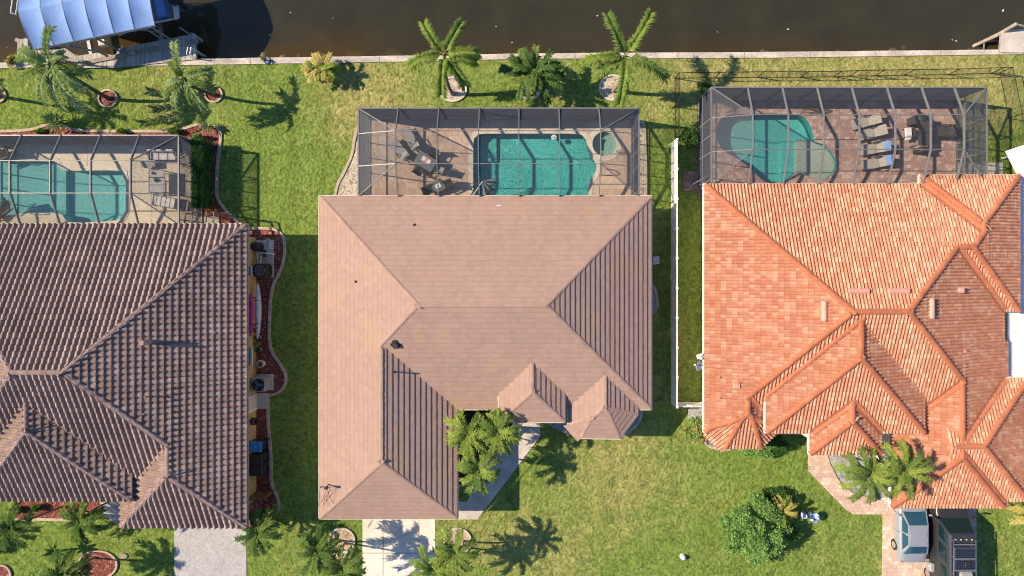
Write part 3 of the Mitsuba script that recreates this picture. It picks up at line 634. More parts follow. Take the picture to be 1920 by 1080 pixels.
cage_c, XC, YC = cage('wide screened pool cage over the teal pool of the tan house', (672, 747, 823, 899, 973, 1048, 1123, 1198), 203, 245, 307, 368, 'alum_grey')
cage_r, XR, YR = cage('screened pool cage over the red paver deck of the orange house', (1334, 1402, 1467, 1532, 1597, 1663, 1728, 1789, 1850), 164, 215, 280, 346, 'alum_grey', wide=.06)
cage_l, XL, YL = cage('screened pool cage of the brown house at the left edge', (-106, -33, 41, 115, 189, 262, 335), 254, 301, 362, 421, 'alum_grey')
# low lean-to bay right of the left cage, its frame running to the house corner
y0_, y1_ = P(0, 398, 2.0)[1], P(0, 418, 2.4)[1]
for i, px in enumerate((350, 372, 398, 412)):
    a = P(px, 400, 1.6 if i else 2.2); part(cage_l, 'post', bar((a[0], a[1], .05), (a[0], a[1], 2.3), .06, .06), 'alum_bronze'); part(cage_l, 'beam', bar((a[0], a[1], 2.3), (a[0], y1_ - .4, 2.5), .05, .08), 'alum_bronze')
# doors held open by the cages
for px, py, dx, dy, ck in ((1304, 341, .9, .55, cage_r),):
    a = P(px + 16, py - 9); b = a + np.array([-dx, -dy, 0]); 
    part(ck, 'screen_door', trimesh.util.concatenate([bar((*a[:2], z), (*b[:2], z), .04, .06) for z in (.08, .95, 2.05)] + [bar((*q[:2], .06), (*q[:2], 2.08), .05, .05) for q in (a, b)]), 'alum_grey')

# ---------------------------------------------------------------- fences and the white roof next door
def vinyl_fence():
    k = thing('vinyl_fence', 'long white vinyl privacy fence between the tan and orange houses', 'fence')
    x = P(1259, 0)[0]; ys = [P(0, y)[1] for y in np.linspace(271, 753, 10)]
    hh = 1.55
    for i, y in enumerate(ys):
        pk = part(k, 'post', place(rbox(.13, .13, hh + .08, .012), x, y), 'vinyl_white'); part(pk, 'cap', place(trimesh.creation.cone(.10, .08, sections=4), x, y, hh + .083, 45), 'vinyl_white')
        if i < len(ys) - 1:
            y2 = ys[i + 1]; n = 12; w = (y - y2 - .13) / n
            part(k, 'rail', bar((x, y - .065, hh - .06), (x, y2 + .065, hh - .06), .06, .14), 'vinyl_white'); part(k, 'rail', bar((x, y - .065, .12), (x, y2 + .065, .12), .06, .14), 'vinyl_white')
            for j in range(n): yy = y - .065 - (j + .5) * w; part(k, 'slat', box(x - .014, x + .014, yy - w / 2 + .003, yy + w / 2 - .003, .19, hh - .13), 'vinyl_white')
    y = ys[-1] - .02; x1 = P(1316, 0)[0]
    g = thing('white_gate', 'white slatted gate between the vinyl fence and the orange house', 'gate')
    part(g, 'frame', [bar((x + .08, y, z), (x1, y, z), .05, .1) for z in (.2, 1.35)] + [bar((x_, y, .1), (x_, y, 1.45), .06, .06) for x_ in (x + .12, (x + x1) / 2, x1 - .05)], 'vinyl_white')
    for j in range(12): xx = x + .18 + j * (x1 - x - .3) / 11; part(g, 'slat', box(xx - .05, xx + .05, y - .012, y + .012, .25, 1.3), 'vinyl_white')
    part(g, 'brace', [bar((x + .15, y + .03, .25), ((x + x1) / 2, y + .03, 1.3), .04, .05), bar(((x + x1) / 2, y + .03, 1.3), (x1 - .08, y + .03, .25), .04, .05)], 'vinyl_white')
vinyl_fence()
def chain_fence():
    k = thing('chain_link_fence', 'black chain link fence running round the orange pool yard', 'fence')
    hh = 1.15
    pts = [P(x, y) for x, y in ((1265, 262), (1265, 200), (1265, 147), (1340, 146), (1420, 145), (1500, 145), (1562, 144), (1592, 143), (1640, 142), (1695, 141), (1777, 140), (1857, 137.5), (1873, 137), (1890, 222), (1903, 300))]
    for i, p in enumerate(pts):
        part(k, 'post', tube([(p[0], p[1], 0), (p[0], p[1], hh + .04)], .03, 6), 'black_metal')
        if i < len(pts) - 1:
            q = pts[i + 1]
            part(k, 'rail', tube([(*p[:2], hh), (*q[:2], hh)], .024, 6), 'black_metal'); part(k, 'rail', tube([(*p[:2], .06), (*q[:2], .06)], .014, 5), 'black_metal')
            part(k, 'mesh_panel', trimesh.Trimesh([(*p[:2], .03), (*q[:2], .03), (*q[:2], hh), (*p[:2], hh)], [[0, 1, 2], [0, 2, 3]], process=False), 'chain_mesh')
scene['chain_mesh'] = {'type': 'mask', 'opacity': .17, 'bsdf': {'type': 'twosided', 'bsdf': {'type': 'diffuse', 'reflectance': {'type': 'rgb', 'value': [.02, .02, .02]}}}}
chain_fence()
nb = thing('neighbour_porch', 'flat white metal porch roof at the right edge', 'porch')
pts = [P(1886.5, 283, 2.38)[:2], P(1925, 270, 2.38)[:2], P(2100, 270, 2.38)[:2], P(2100, 708, 2.38)[:2], P(1889, 708, 2.38)[:2], P(1889, 560, 2.38)[:2], P(1910, 330, 2.38)[:2]]
part(nb, 'roof_sheet', prism(Polygon([tuple(p) for p in pts]), 2.28, 2.38), 'vinyl_white')
for i in range(28): y = pts[4][1] + .25 + i * .5; part(nb, 'seam', box(max(29.6, pts[0][0] + .06), 33.5, y - .015, y + .015, 2.38, 2.41), 'vinyl_white')
for y in (-6.5, -2.0, 3.0, 7.0): part(nb, 'post', bar((30.2, y, 0), (30.2, y, 2.28), .09, .09), 'vinyl_white')

# ---------------------------------------------------------------- palms
def frond_mesh(base, az, L, e0, droop, nl=26, lw=.05, ll=.5, plume=False, twist=0.0, seed=0, stem=.12):
    """one feather frond: a drooping rachis with tapering, folded leaflets"""
    r = np.random.default_rng(seed); n = 14
    s = np.linspace(0, 1, n); ang = e0 - (e0 + droop) * s ** 1.25; aa = az + twist * s ** 1.5
    step = L / (n - 1); d = np.stack([np.cos(ang) * np.cos(aa), np.cos(ang) * np.sin(aa), np.sin(ang)], 1)
    p = np.vstack([base, base + np.cumsum((d[:-1] + d[1:]) / 2 * step, 0)])
    R = tube(p, np.linspace(.035, .008, n), 4, caps=False)
    V, Fc = [R.vertices], [R.faces]; o = len(R.vertices)
    for side in ((1, -1, 1, -1) if plume else (1, -1)):
        up_bias = r.uniform(.3, .9) if plume else r.uniform(.05, .3)
        for i in range(nl):
            t = stem + (1 - stem) * (i + r.uniform(-.3, .3) + .5) / nl; t = min(max(t, 0), .995)
            k = t * (n - 1); i0 = min(int(k), n - 2); f = k - i0
            q = p[i0] * (1 - f) + p[i0 + 1] * f; dd = d[i0] * (1 - f) + d[i0 + 1] * f
            sd = np.cross(dd, [0, 0, 1.0]); sd /= np.linalg.norm(sd) + 1e-9; up = np.cross(sd, dd)
            le = ll * (math.sin(math.pi * min(1, .12 + .88 * (1 - abs(t - .4) ** 1.4 * 1.2))) * .35 + .65 * (1 - .6 * t ** 3)) * r.uniform(.7, 1.25)
            u = (up_bias + r.uniform(-.25, .25)) * (1 if not plume else r.choice([1, 1, -.6]))
            v = sd * side * r.uniform(.85, 1.1) + dd * r.uniform(.5, 1.1) + up * u; v /= np.linalg.norm(v)
            w = np.cross(v, up); w /= np.linalg.norm(w) + 1e-9
            m = q + v * le * .5 + np.array([0, 0, -.02 * le]); e = q + v * le * .93 + np.array([0, 0, -.28 * le])
            wd = lw * r.uniform(.8, 1.2)
            V.append(np.array([q - w * wd * .3, q + w * wd * .3, m + w * wd * .5, m - w * wd * .5, e])); Fc.append(np.array([[0, 1, 2], [0, 2, 3], [3, 2, 4]]) + o); o += 5
    return trimesh.Trimesh(np.vstack(V), np.vstack(Fc), process=False)
def palm(label, base, crown, z, n=14, L=1.9, tips=None, m='frond_green', m2=None, plume=False, ll=.5, nl=27, lw=.055, e=(1.05, -.1), droop=(.5, 1.0), trunk_r=.11, name='palm_tree', dry=0, group=None, bark='bark', stems=None, seed=1, shaft=True):
    """base, crown: photo pixels of the foot (ground) and of the crown's heart (height z)"""
    k = thing(name, label, 'palm tree', group); r = np.random.default_rng(seed * 101 + 3)
    stems = stems or [(base, crown, z)]
    for si, (bs, cr, zz) in enumerate(stems):
        b, c = P(*bs), P(*cr, zz)
        t = np.linspace(0, 1, 9)[:, None]; bend = np.sin(t * np.pi) * .06 * zz * r.uniform(-1, 1, (1, 3)) * [1, 1, 0]
        path = b + (c - b) * np.hstack([t ** 1.15, t ** 1.15, t]) + bend
        part(k, 'trunk', tube(path, trunk_r * np.interp(t[:, 0], [0, .1, .9, 1], [1.35, 1.0, .8, .75]), 10), bark, smooth=40)
        if shaft: part(k, 'crown_shaft', tube([c - [0, 0, .25], c + [0, 0, .35]], [trunk_r * .85, trunk_r * .5], 8), m)
        fr = []
        if tips:
            for tp in tips:
                tx, ty = tp[:2]; q = P(tx, ty, zz - .2); d = q - c; hl = np.hypot(d[0], d[1]); fr.append((math.atan2(d[1], d[0]), hl * 1.22, tp[2] if len(tp) > 2 else .5, tp[3] if len(tp) > 3 else .75))
        else:
            for i in range(n):
                f = (i + .5) / n; fr.append((i * 2.39996 + r.uniform(-.25, .25), L * r.uniform(.88, 1.08) * (.85 + .15 * math.sin(f * 3)), e[0] + (e[1] - e[0]) * f + r.uniform(-.1, .1), droop[0] + (droop[1] - droop[0]) * f))
        for i, (az, l, e0, dp) in enumerate(fr):
            mm = m2 if (m2 and r.random() < .35) else m
            part(k, 'frond', frond_mesh(c + [0, 0, .1], az, l, e0, dp, nl, lw, ll, plume, r.uniform(-.25, .25), seed * 1000 + si * 100 + i), mm)
        for i in range(dry): part(k, 'frond', frond_mesh(c - [0, 0, .1], r.uniform(0, 6.28), (L if not tips else 1.4) * .8, -.5, 1.35, nl - 6, lw, ll * .8, False, 0, seed * 77 + i), 'frond_dry', label='dry hanging frond')
    return k
palm('tall leaning palm with wind bent fronds, left of the canal dock', (205, 185), (97, 120), 4.2, tips=[(116, 66, .9, .4), (28, 172, .55, 1.0), (38, 112, .4, .8), (76, 190, .5, 1.25), (105, 196, .2, 1.1), (140, 200, .4, 1.2), (150, 165, .5, 1.2), (55, 145, .3, 1.2), (126, 186, .2, 1.2), (90, 178, .2, 1.2), (158, 138, .3, 1.1), (128, 108, 1., .9), (60, 100, 1.0, .6), (140, 140, .5, 1)], ll=.62, nl=38, lw=.07, m='frond_pale', m2='frond_green', trunk_r=.12, bark='bark_dark', seed=2, dry=1)
palm('pale wind blown palm over the mulch ring near the boat dock', (403, 178), (346, 148), 3.3, tips=[(350, 94, .9, .4), (392, 137, .3, .9), (310, 182, .35, 1.0), (325, 196, .3, 1.1), (380, 200, .2, .9), (396, 165, .2, 1), (350, 190, .1, 1.0), (318, 165, .6, 1.1), (368, 185, .0, .9), (335, 120, 1.1, .6)], ll=.56, nl=36, lw=.07, m='frond_pale', m2='frond_green', trunk_r=.11, bark='bark_dark', seed=3)
palm('left plume palm of the pair by the sea wall, gravel bed below', (849, 176), (833, 104), 4.0, tips=[(799, 62, .55, .4), (864, 58, .55, .4), (888, 98, .4, .7), (885, 116, .3, .8), (775, 116, .4, .8), (826, 168, .25, .9), (868, 152, .1, .9)], plume=True, ll=.68, nl=66, lw=.055, m='frond_bright', m2='frond_green', trunk_r=.12, seed=4, dry=1)
palm('right plume palm of the pair by the sea wall, gravel bed below', (1150, 170), (1172, 106), 4.4, tips=[(1139, 47, .55, .4), (1216, 47, .55, .4), (1107, 115, .4, .8), (1243, 140, .4, .9), (1166, 184, .3, .9), (1136, 132, .2, 1.)], plume=True, ll=.68, nl=68, lw=.055, m='frond_bright', m2='frond_green', trunk_r=.12, seed=5)
palm('dark green clump palm between the two plume palms', None, None, 2.2, n=11, L=1.6, stems=[((991, 170), (984, 140), 1.9), ((997, 168), (1004, 134), 2.2), ((999, 172), (1012, 150), 1.8)], m='frond_dark', m2='frond_green', ll=.45, nl=28, lw=.085, e=(1.2, .2), droop=(.2, .7), trunk_r=.07, seed=6)
palm('small yellowish clump palm at the edge of the sea wall', None, None, 1.0, n=15, L=1.05, stems=[((600, 136), (597, 132), .7), ((610, 138), (612, 130), .8)], m='frond_yellow', m2='frond_bright', ll=.34, nl=24, lw=.07, e=(1.3, .2), droop=(.1, .9), trunk_r=.06, seed=7, shaft=False)
def cluster(label, stems, L=1.6, **kw):
    palm(label, None, None, 3, n=kw.pop('n', 19), L=L, stems=stems, **kw)
cluster('triple palm in the front corner of the tan house', [((884, 800), (877, 812), 3.7), ((928, 796), (934, 810), 3.8), ((905, 850), (897, 880), 3.5)], L=1.45, m='frond_bright', m2='frond_green', ll=.5, nl=24, lw=.058, e=(1.0, .0), droop=(.5, .9), trunk_r=.06, seed=8)
cluster('palm pair leaning left of the cream driveway', [((636, 1013), (596, 1032), 3.1), ((646, 1018), (643, 1066), 3.0)], L=1.55, m='frond_green', m2='frond_dark', ll=.45, e=(1.0, .0), droop=(.4, .9), trunk_r=.06, seed=9)
cluster('palm pair right of the cream driveway', [((869, 1014), (852, 1034), 3.6), ((866, 1024), (812, 1066), 3.4)], L=1.5, m='frond_green', m2='frond_bright', ll=.42, e=(1.0, .0), droop=(.4, .9), trunk_r=.06, seed=10)
palm('slim palm in the red mulch before the brown house', (217, 937), (152, 974), 3.0, n=20, L=1.5, m='frond_green', m2='frond_dark', ll=.42, trunk_r=.055, seed=11, e=(1.0, -.1), droop=(.4, 1.))
palm('slim palm at the left edge, before the brown house', (120, 949), (22, 988), 3.3, n=20, L=1.5, m='frond_dark', m2='frond_green', ll=.42, trunk_r=.055, seed=12, e=(1.0, -.1), droop=(.4, 1.))
palm('palm at the front corner of the brown house, beside the grey driveway', (510, 968), (484, 998), 2.3, n=17, L=1.45, m='frond_dark', m2='frond_green', ll=.42, trunk_r=.055, seed=13, e=(.9, -.1), droop=(.4, 1.))
palm('bushy palm over the large mulch ring on the lower left lawn', (178, 1045), (122, 1074), 2.9, n=21, L=1.5, m='frond_dark', m2='frond_green', ll=.45, trunk_r=.06, seed=14)
palm('small low palm beside the front corner palm of the brown house', (520, 975), (520, 974), .7, n=9, L=1.1, m='frond_bright', m2='frond_green', ll=.32, trunk_r=.05, seed=15, shaft=False, e=(.8, .1), droop=(.3, .8))
cluster('large palm pair between the entry roof and the garage of the orange house', [((1572, 852), (1627, 893), 4.2), ((1618, 846), (1692, 882), 4.3)], L=1.75, n=17, m='frond_bright', m2='frond_green', ll=.5, nl=30, lw=.06, e=(1.0, -.1), droop=(.4, 1.0), trunk_r=.08, seed=16)
palm('yellow green cycad palm beside the round leafy tree', (1462, 955), (1466, 956), .9, n=22, L=1.0, m='frond_yellow', m2='frond_bright', ll=.26, nl=28, lw=.035, e=(1.2, .1), droop=(.1, .8), trunk_r=.12, seed=17, shaft=False, name='cycad')
palm('palm mostly off the right edge of the lawn', (1945, 962), (1942, 968), 2.0, n=14, L=1.5, m='frond_yellow', m2='frond_bright', seed=18, trunk_r=.07)
palm('palm cut by the left edge near the canal', (-6, 180), (-52, 160), 3.6, n=14, L=1.8, m='frond_pale', m2='frond_green', seed=19)

# rosettes of stiff blades (yucca, agave, fan palm)
def rosette(name, label, px, py, z, r0, n, m, catg='plant', seed=0, w=.07, e=(1.3, .1)):
    k = thing(name, label, catg); r = np.random.default_rng(seed); c = P(px, py, z)
    part(k, 'stem', tube([(*P(px, py)[:2], 0), c], [.08, .06], 8), 'bark')
    for i in range(n):
        az = i * 2.39996 + r.uniform(-.1, .1); el = e[0] + (e[1] - e[0]) * (i + .5) / n + r.uniform(-.12, .12); L = r0 * r.uniform(.8, 1.1)
        d = np.array([math.cos(el) * math.cos(az), math.cos(el) * math.sin(az), math.sin(el)]); s = np.array([-math.sin(az), math.cos(az), 0]) * w * .5; u = np.cross(s, d) / (w * .5) * .02
        a, b, t = c + d * .03, c + d * L * .55, c + d * L - np.array([0, 0, .12 * L])
        V = [a - s * .6, a - u, a + s * .6, b - s, b - u, b + s, t]; part(k, 'leaf', trimesh.Trimesh(V, [[0, 1, 4], [0, 4, 3], [1, 2, 5], [1, 5, 4], [3, 4, 6], [4, 5, 6]], process=False), m)
rosette('yucca', 'large spiky yucca in the mulch bed behind the left pool cage', 106, 229, .5, .95, 48, 'frond_pale', seed=1, w=.10, e=(1.15, -.05))
rosette('yucca', 'small blue green yucca in the mulch at the cage corner hedge', 390, 238, .4, .55, 32, 'frond_pale', seed=2, w=.08, e=(1.15, 0))
rosette('fan_palm', 'dark fan palm with broad leaves on the lower left lawn', 103, 1034, .9, .75, 16, 'frond_dark', seed=3, w=.2, e=(1.0, .0))
rosette('potted_yucca', 'small green rosette on the sea wall cap beside a hose', 494, 111, .35, .26, 16, 'frond_green', seed=4, w=.05)

# leafy bushes, hedge and tree
def leaves(n, size, inside, seed, flat=.35, shell=None):
    """n folded leaf faces at points given by inside(r, n)"""
    r = np.random.default_rng(seed); c = inside(r, n); n = len(c)
    nn = r.normal(size=(n, 3)); nn[:, 2] = np.abs(nn[:, 2]) + flat; nn /= np.linalg.norm(nn, axis=1, keepdims=True)
    a = np.cross(nn, r.normal(size=(n, 3))); a /= np.linalg.norm(a, axis=1, keepdims=True); b = np.cross(nn, a)
    s = size * r.uniform(.6, 1.3, (n, 1))
    V = np.stack([c - a * s, c - b * s * .45 + nn * s * .12, c + a * s, c + b * s * .45 + nn * s * .12], 1).reshape(-1, 3); o = np.arange(n)[:, None] * 4
    return trimesh.Trimesh(V, np.vstack([np.hstack([o, o + 1, o + 2]), np.hstack([o, o + 2, o + 3])]), process=False)
def clumps(spec):
    """points in lobes (cx, cy, cz, rx, ry, rz), denser at their shells"""
    w = np.array([s[3] * s[4] + s[4] * s[5] for s in spec]); w = w / w.sum()
    def fn(r, n):
        i = r.choice(len(spec), n, p=w); s = np.array(spec)[i]; d = r.normal(size=(n, 3)); d /= np.linalg.norm(d, axis=1, keepdims=True)
        q = s[:, :3] + d * s[:, 3:] * (r.uniform(.25, 1.25, (n, 1)) ** .7); return q[q[:, 2] > .03]
    return fn
def bush(name, label, px, py, rx, ry, h, m, n, catg='bush', size=.06, seed=0, lobes=9, flowers=0):
    k = thing(name, label, catg); r = np.random.default_rng(seed); c = P(px, py); X, Y = M(rx), M(ry); sp = []
    for i in range(lobes):
        a = r.uniform(0, 6.28); q = r.uniform(0, .75); sp.append((c[0] + X * q * math.cos(a), c[1] + Y * q * math.sin(a), h * r.uniform(.35, .65), X * r.uniform(.3, .5), Y * r.uniform(.3, .5), h * r.uniform(.3, .45)))
    for i in range(5): s = sp[i % lobes]; part(k, 'branch', tube([(c[0], c[1], 0), (c[0] * .5 + s[0] * .5, c[1] * .5 + s[1] * .5, s[2] * .5), s[:3]], [.035, .025, .012], 6), 'bark_dark')
    part(k, 'foliage', leaves(n, size, clumps(sp), seed + 5), m, kind='stuff')
    if flowers: part(k, 'flowers', leaves(flowers, size * .9, clumps([(s[0], s[1], s[2] + .03, s[3] * 1.05, s[4] * 1.05, s[5] * 1.08) for s in sp]), seed + 9), 'flower_red', kind='stuff')
    return k
bush('flowering_bush', 'round bush with red orange flowers at the orange house corner', 1302, 806, 23, 30, 1.1, 'leaf_green', 3600, seed=1, flowers=420, size=.075)
bush('green_bush', 'low green bush below the bay of the orange house', 1420, 844, 42, 15, .9, 'leaf_green', 3600, seed=2, size=.07)
bush('green_bush', 'dark green bush beside the bay in the shade of the orange house', 1455, 830, 26, 18, 1.0, 'leaf_dark', 2400, seed=3, size=.07)
bush('dark_bush', 'dark low bush between the cages behind the white fence', 1292, 262, 17, 26, .8, 'leaf_dark', 2000, seed=4, size=.06)
bush('loose_shrub', 'loose dark shrub right of the round leafy tree, below the cycad', 1468, 988, 32, 20, 1.1, 'leaf_mid', 3600, seed=21, size=.075)
bush('loose_shrub', 'loose dark shrub right of the round leafy tree, above the cycad', 1452, 926, 28, 17, 1.0, 'leaf_dark', 3000, seed=22, size=.075)
bush('dark_bush', 'small dark bush by the corner of the orange pool cage', 1318, 165, 12, 10, .7, 'leaf_dark', 900, seed=5, size=.06)
bush('mulch_bush', 'yellow green bush at the top of the hedge by the left cage', 375, 258, 9, 9, .8, 'leaf_green', 900, seed=6)
bush('mulch_bush', 'low green bush in the mulch left of the yucca', 81, 247, 10, 6, .45, 'leaf_mid', 700, seed=7)
bush('mulch_bush', 'low green bush in the mulch in the middle of the cage back', 236, 248, 13, 6, .5, 'leaf_mid', 900, seed=8)
bush('mulch_bush', 'low green bush in the mulch near the cage corner', 330, 247, 11, 6, .5, 'leaf_mid', 800, seed=9)
bush('yellow_bush', 'small yellow bush beside the grey pier at the top left', 29, 117, 7, 12, .7, 'frond_yellow', 800, seed=10)
bush('mulch_bush', 'small bush in the red mulch before the brown house', 75, 950, 12, 8, .6, 'leaf_mid', 900, seed=11)
bush('mulch_bush', 'small bush at the left end of the red front mulch', 40, 955, 9, 8, .5, 'leaf_dark', 600, seed=12)
bush('mulch_bush', 'leafy shrub at the foot of the side bed by the brown house corner', 495, 962, 16, 14, .7, 'leaf_dark', 1300, seed=13)
bush('mulch_bush', 'small bush on the mulch ring of the lower left lawn', 150, 1058, 12, 9, .5, 'leaf_mid', 700, seed=14)
bush('corner_shrub', 'shrubs cut by the lower left edge beneath the slim palm', 8, 1020, 20, 16, .7, 'leaf_mid', 1400, seed=15)
k = thing('hedge', 'clipped dark green hedge along the side of the left pool cage', 'hedge')
hx0, hx1, hy0, hy1 = P(381, 0)[0], P(401, 0)[0], P(0, 392)[1], P(0, 268)[1]
def hedge_pts(r, n):
    q = np.column_stack([r.uniform(hx0, hx1, n), r.uniform(hy0, hy1, n), r.uniform(.05, 1.35, n)]); a = r.integers(0, 5, n)
    q[a == 0, 0] = hx0; q[a == 1, 0] = hx1; q[(a == 2) | (a == 3), 2] = 1.35
    return q + r.normal(0, .05, (n, 3))
for i in range(8): y = hy0 + (hy1 - hy0) * (i + .5) / 8; part(k, 'stem', tube([((hx0 + hx1) / 2, y, 0), ((hx0 + hx1) / 2 + .05, y, .6), ((hx0 + hx1) / 2, y + .1, 1.15)], [.04, .03, .015], 6), 'bark_dark')
part(k, 'foliage', leaves(15000, .055, hedge_pts, 3), 'leaf_dark', kind='stuff')
k = thing('leafy_tree', 'round bright green leafy tree on the front lawn of the orange house', 'tree'); r = np.random.default_rng(4); sp = []
cx, cy, _ = P(1404, 980)
for i in range(60):
    a = r.uniform(0, 6.28); q = math.sqrt(r.uniform(0, 1)) * 1.6; zz = .75 + 1.25 * (1 - (q / 1.9) ** 2) * r.uniform(.55, 1.1); sp.append((cx + q * math.cos(a) * 1.12 - .05, cy + q * math.sin(a) * 1.12, zz + r.uniform(-.2, .25), r.uniform(.18, .62), r.uniform(.18, .62), r.uniform(.14, .34)))
part(k, 'trunk', tube([(cx, cy, 0), (cx + .05, cy, .5), (cx - .02, cy + .05, .9)], [.13, .1, .09], 10), 'bark', smooth=40)
for i in range(12): s = sp[i]; part(k, 'limb', tube([(cx, cy, .6 + .02 * i), (cx * .45 + s[0] * .55, cy * .45 + s[1] * .55, s[2] * .75), s[:3]], [.06, .035, .012], 6), 'bark')
part(k, 'crown', leaves(17000, .08, clumps(sp), 8), 'leaf_green', kind='stuff')

# ---------------------------------------------------------------- pool furniture
def lounger(px, py, rot, label, seat='sling_tan', frame='black_metal', back=35, L=1.78, W=.62, group=None, towel=None, zf=.05):
    k = thing('sun_lounger', label, 'sun lounger', group); c = P(px, py, .3)
    def put(m): return place(m, c[0], c[1], zf, rot)
    sl = L * .62; bl = L * .40; th = math.radians(back); bx, bz = sl - L / 2 + bl * math.cos(th), .32 + bl * math.sin(th)
    part(k, 'seat', put(bar((-L / 2, 0, .32), (sl - L / 2, 0, .32), W, .05)), seat)
    part(k, 'backrest', put(bar((sl - L / 2, 0, .33), (bx, 0, bz), W, .05)), seat)
    for s in (-1, 1):
        part(k, 'rail', put(bar((-L / 2, s * W / 2, .29), (sl - L / 2 + .35, s * W / 2, .29), .04, .05)), frame)
        for x in (-L / 2 + .15, sl - L / 2 + .2): part(k, 'leg', put(bar((x, s * W * .46, 0), (x, s * W * .46, .28), .04, .04)), frame)
        part(k, 'armrest', put([bar((sl - L / 2 - .32, s * (W / 2 + .03), .55), (sl - L / 2 + .12, s * (W / 2 + .03), .55), .06, .03), bar((sl - L / 2 - .3, s * (W / 2 + .03), .3), (sl - L / 2 - .3, s * (W / 2 + .03), .55), .03, .03)]), frame)
    if towel:
        t = thing('towel', towel, 'towel'); part(t, 'cloth', put(bar((bx - .34 * math.cos(th), 0, bz - .34 * math.sin(th) + .05), (bx + .03, 0, bz + .06), W * .95, .03)), 'towel_blue')
for i, (px, py, rot, lb, tw) in enumerate(((1621, 229, 14, 'topmost tan sun lounger of the four on the red deck', None), (1632, 250, 14, 'second tan sun lounger from the top on the red deck', None),
                                       (1637, 279, 9, 'third tan sun lounger on the red deck, blue towel on its back', 'blue towel over the back of the third lounger'), (1641, 306, 11, 'lowest tan sun lounger of the four on the red deck, blue towel on it', 'blue towel over the back of the lowest lounger'))):
    lounger(px, py, rot, lb, towel=tw, back=32, group='loungers on the red paver deck')
def chair(px, py, rot, label, seat, frame, group=None, w=.55, hb=.9, name='patio_chair', recline=14):
    k = thing(name, label, 'chair', group); c = P(px, py, .4); put = lambda m: place(m, c[0], c[1], .05, rot)
    part(k, 'seat', put(bar((-w / 2, 0, .42), (w / 2, 0, .42), w, .05)), seat); o = math.sin(math.radians(recline)) * (hb - .42)
    part(k, 'backrest', put(bar((-w / 2, 0, .44), (-w / 2 - o, 0, hb), w, .04)), seat)
    for s in (-1, 1):
        part(k, 'armrest', put(bar((-w / 2, s * w / 2, .64), (w / 2 - .05, s * w / 2, .64), .05, .03)), frame)
        for x in (-w / 2, w / 2 - .04): part(k, 'leg', put(bar((x, s * w / 2, 0), (x, s * w / 2, .64), .035, .035)), frame)
def table(px, py, rot, label, top, leg, sx, sy, h=.72, name='patio_table', t=.04, group=None):
    k = thing(name, label, 'table', group); c = P(px, py, h); put = lambda m: place(m, c[0], c[1], .05, rot)
    part(k, 'table_top', put(place(rbox(sx, sy, t, .01), 0, 0, h - t)), top); part(k, 'apron', put([bar((-sx / 2 + .05, s * (sy / 2 - .05), h - .09), (sx / 2 - .05, s * (sy / 2 - .05), h - .09), .03, .05) for s in (-1, 1)]), leg)
    for a in (-1, 1):
        for b in (-1, 1): part(k, 'leg', put(bar((a * (sx / 2 - .06), b * (sy / 2 - .06), 0), (a * (sx / 2 - .06), b * (sy / 2 - .06), h - t), .05, .05)), leg)
    return c
# middle deck
lounger(752, 284, -50, 'grey mesh recliner nearest the left wall of the middle cage', seat='sling_grey', back=50, L=1.75, W=.6); lounger(772, 264, -58, 'grey mesh recliner beyond the other recliner in the middle cage', seat='sling_grey', back=50, L=1.75, W=.6)
c = table(798, 303, -32, 'slate topped dining table with a salmon tray in the middle cage', 'slate', 'black_metal', 1.25, .85)
k = thing('serving_tray', 'salmon and white tray on the slate topped table', 'tray'); part(k, 'board', place(rbox(.62, .36, .02, .005), c[0] + .05, c[1] + .08, .775, -32), 'salmon'); part(k, 'plate', [place(lathe([(0, .02), (.11, .02), (.13, .035), (0, .03)], 16), c[0] + dx, c[1] + dy, .78, 0) for dx, dy in ((-.1, .18), (.2, -.03))], 'white_plastic')
chair(787, 318, 58, 'black mesh chair with its back to the house at the slate table', 'charcoal_fabric', 'black_metal'); chair(824, 318, 150, 'grey folding chair at the right end of the slate table', 'sling_grey', 'black_metal', w=.45); chair(812, 292, -125, 'black chair at the upper right of the slate table', 'charcoal_fabric', 'black_metal', w=.5)
c = table(822, 349, 30, 'square dark side table with a white tray near the tan eave', 'slate', 'black_metal', .75, .72, .5)
single('white_tray', place(rbox(.36, .30, .03, .008), c[0], c[1], .56, 30), 'white_plastic', 'white tray on the square dark side table', 'tray')
chair(805, 356, 28, 'black low chair left of the square side table', 'charcoal_fabric', 'black_metal'); chair(838, 348, 205, 'black low chair right of the square side table', 'charcoal_fabric', 'black_metal')
k = thing('parasol_base', 'closed striped parasol leaning over the corner of the teal pool', 'parasol'); a, b = P(884, 371), P(907, 345)
part(k, 'pole', tube([(*a[:2], .1), (*b[:2], 1.2)], .025, 8), 'white_plastic')
for i in range(7): t0 = math.radians(-20 + i * 16); part(k, 'rib_cloth', trimesh.Trimesh([(*b[:2], 1.22), (b[0] + .85 * math.cos(t0 - 1.2), b[1] + .85 * math.sin(t0 - 1.2), .95), (b[0] + .85 * math.cos(t0 - 1.0), b[1] + .85 * math.sin(t0 - 1.0), .93)], [[0, 1, 2]], process=False), 'charcoal_fabric' if i % 2 else 'sling_grey')
def rail_loop(pts, label, name='hand_rail'):
    single(name, tube(smooth_line([tuple(q) for q in pts], 5) if False else pts, .028, 8), 'steel', label, 'hand rail', smooth=40)
def hoop(px, py, dx, dy, label, h=.85):
    a = P(px, py); t = np.linspace(0, 1, 12); d = np.array([M(dx), -M(dy)])
    pts = [(a[0] + d[0] * x, a[1] + d[1] * x, .05 + h * math.sin(math.pi * min(1, x * 1.0)) ** .6) for x in t]
    single('hand_rail', tube(pts, .03, 8), 'steel', label, 'hand rail', smooth=40)
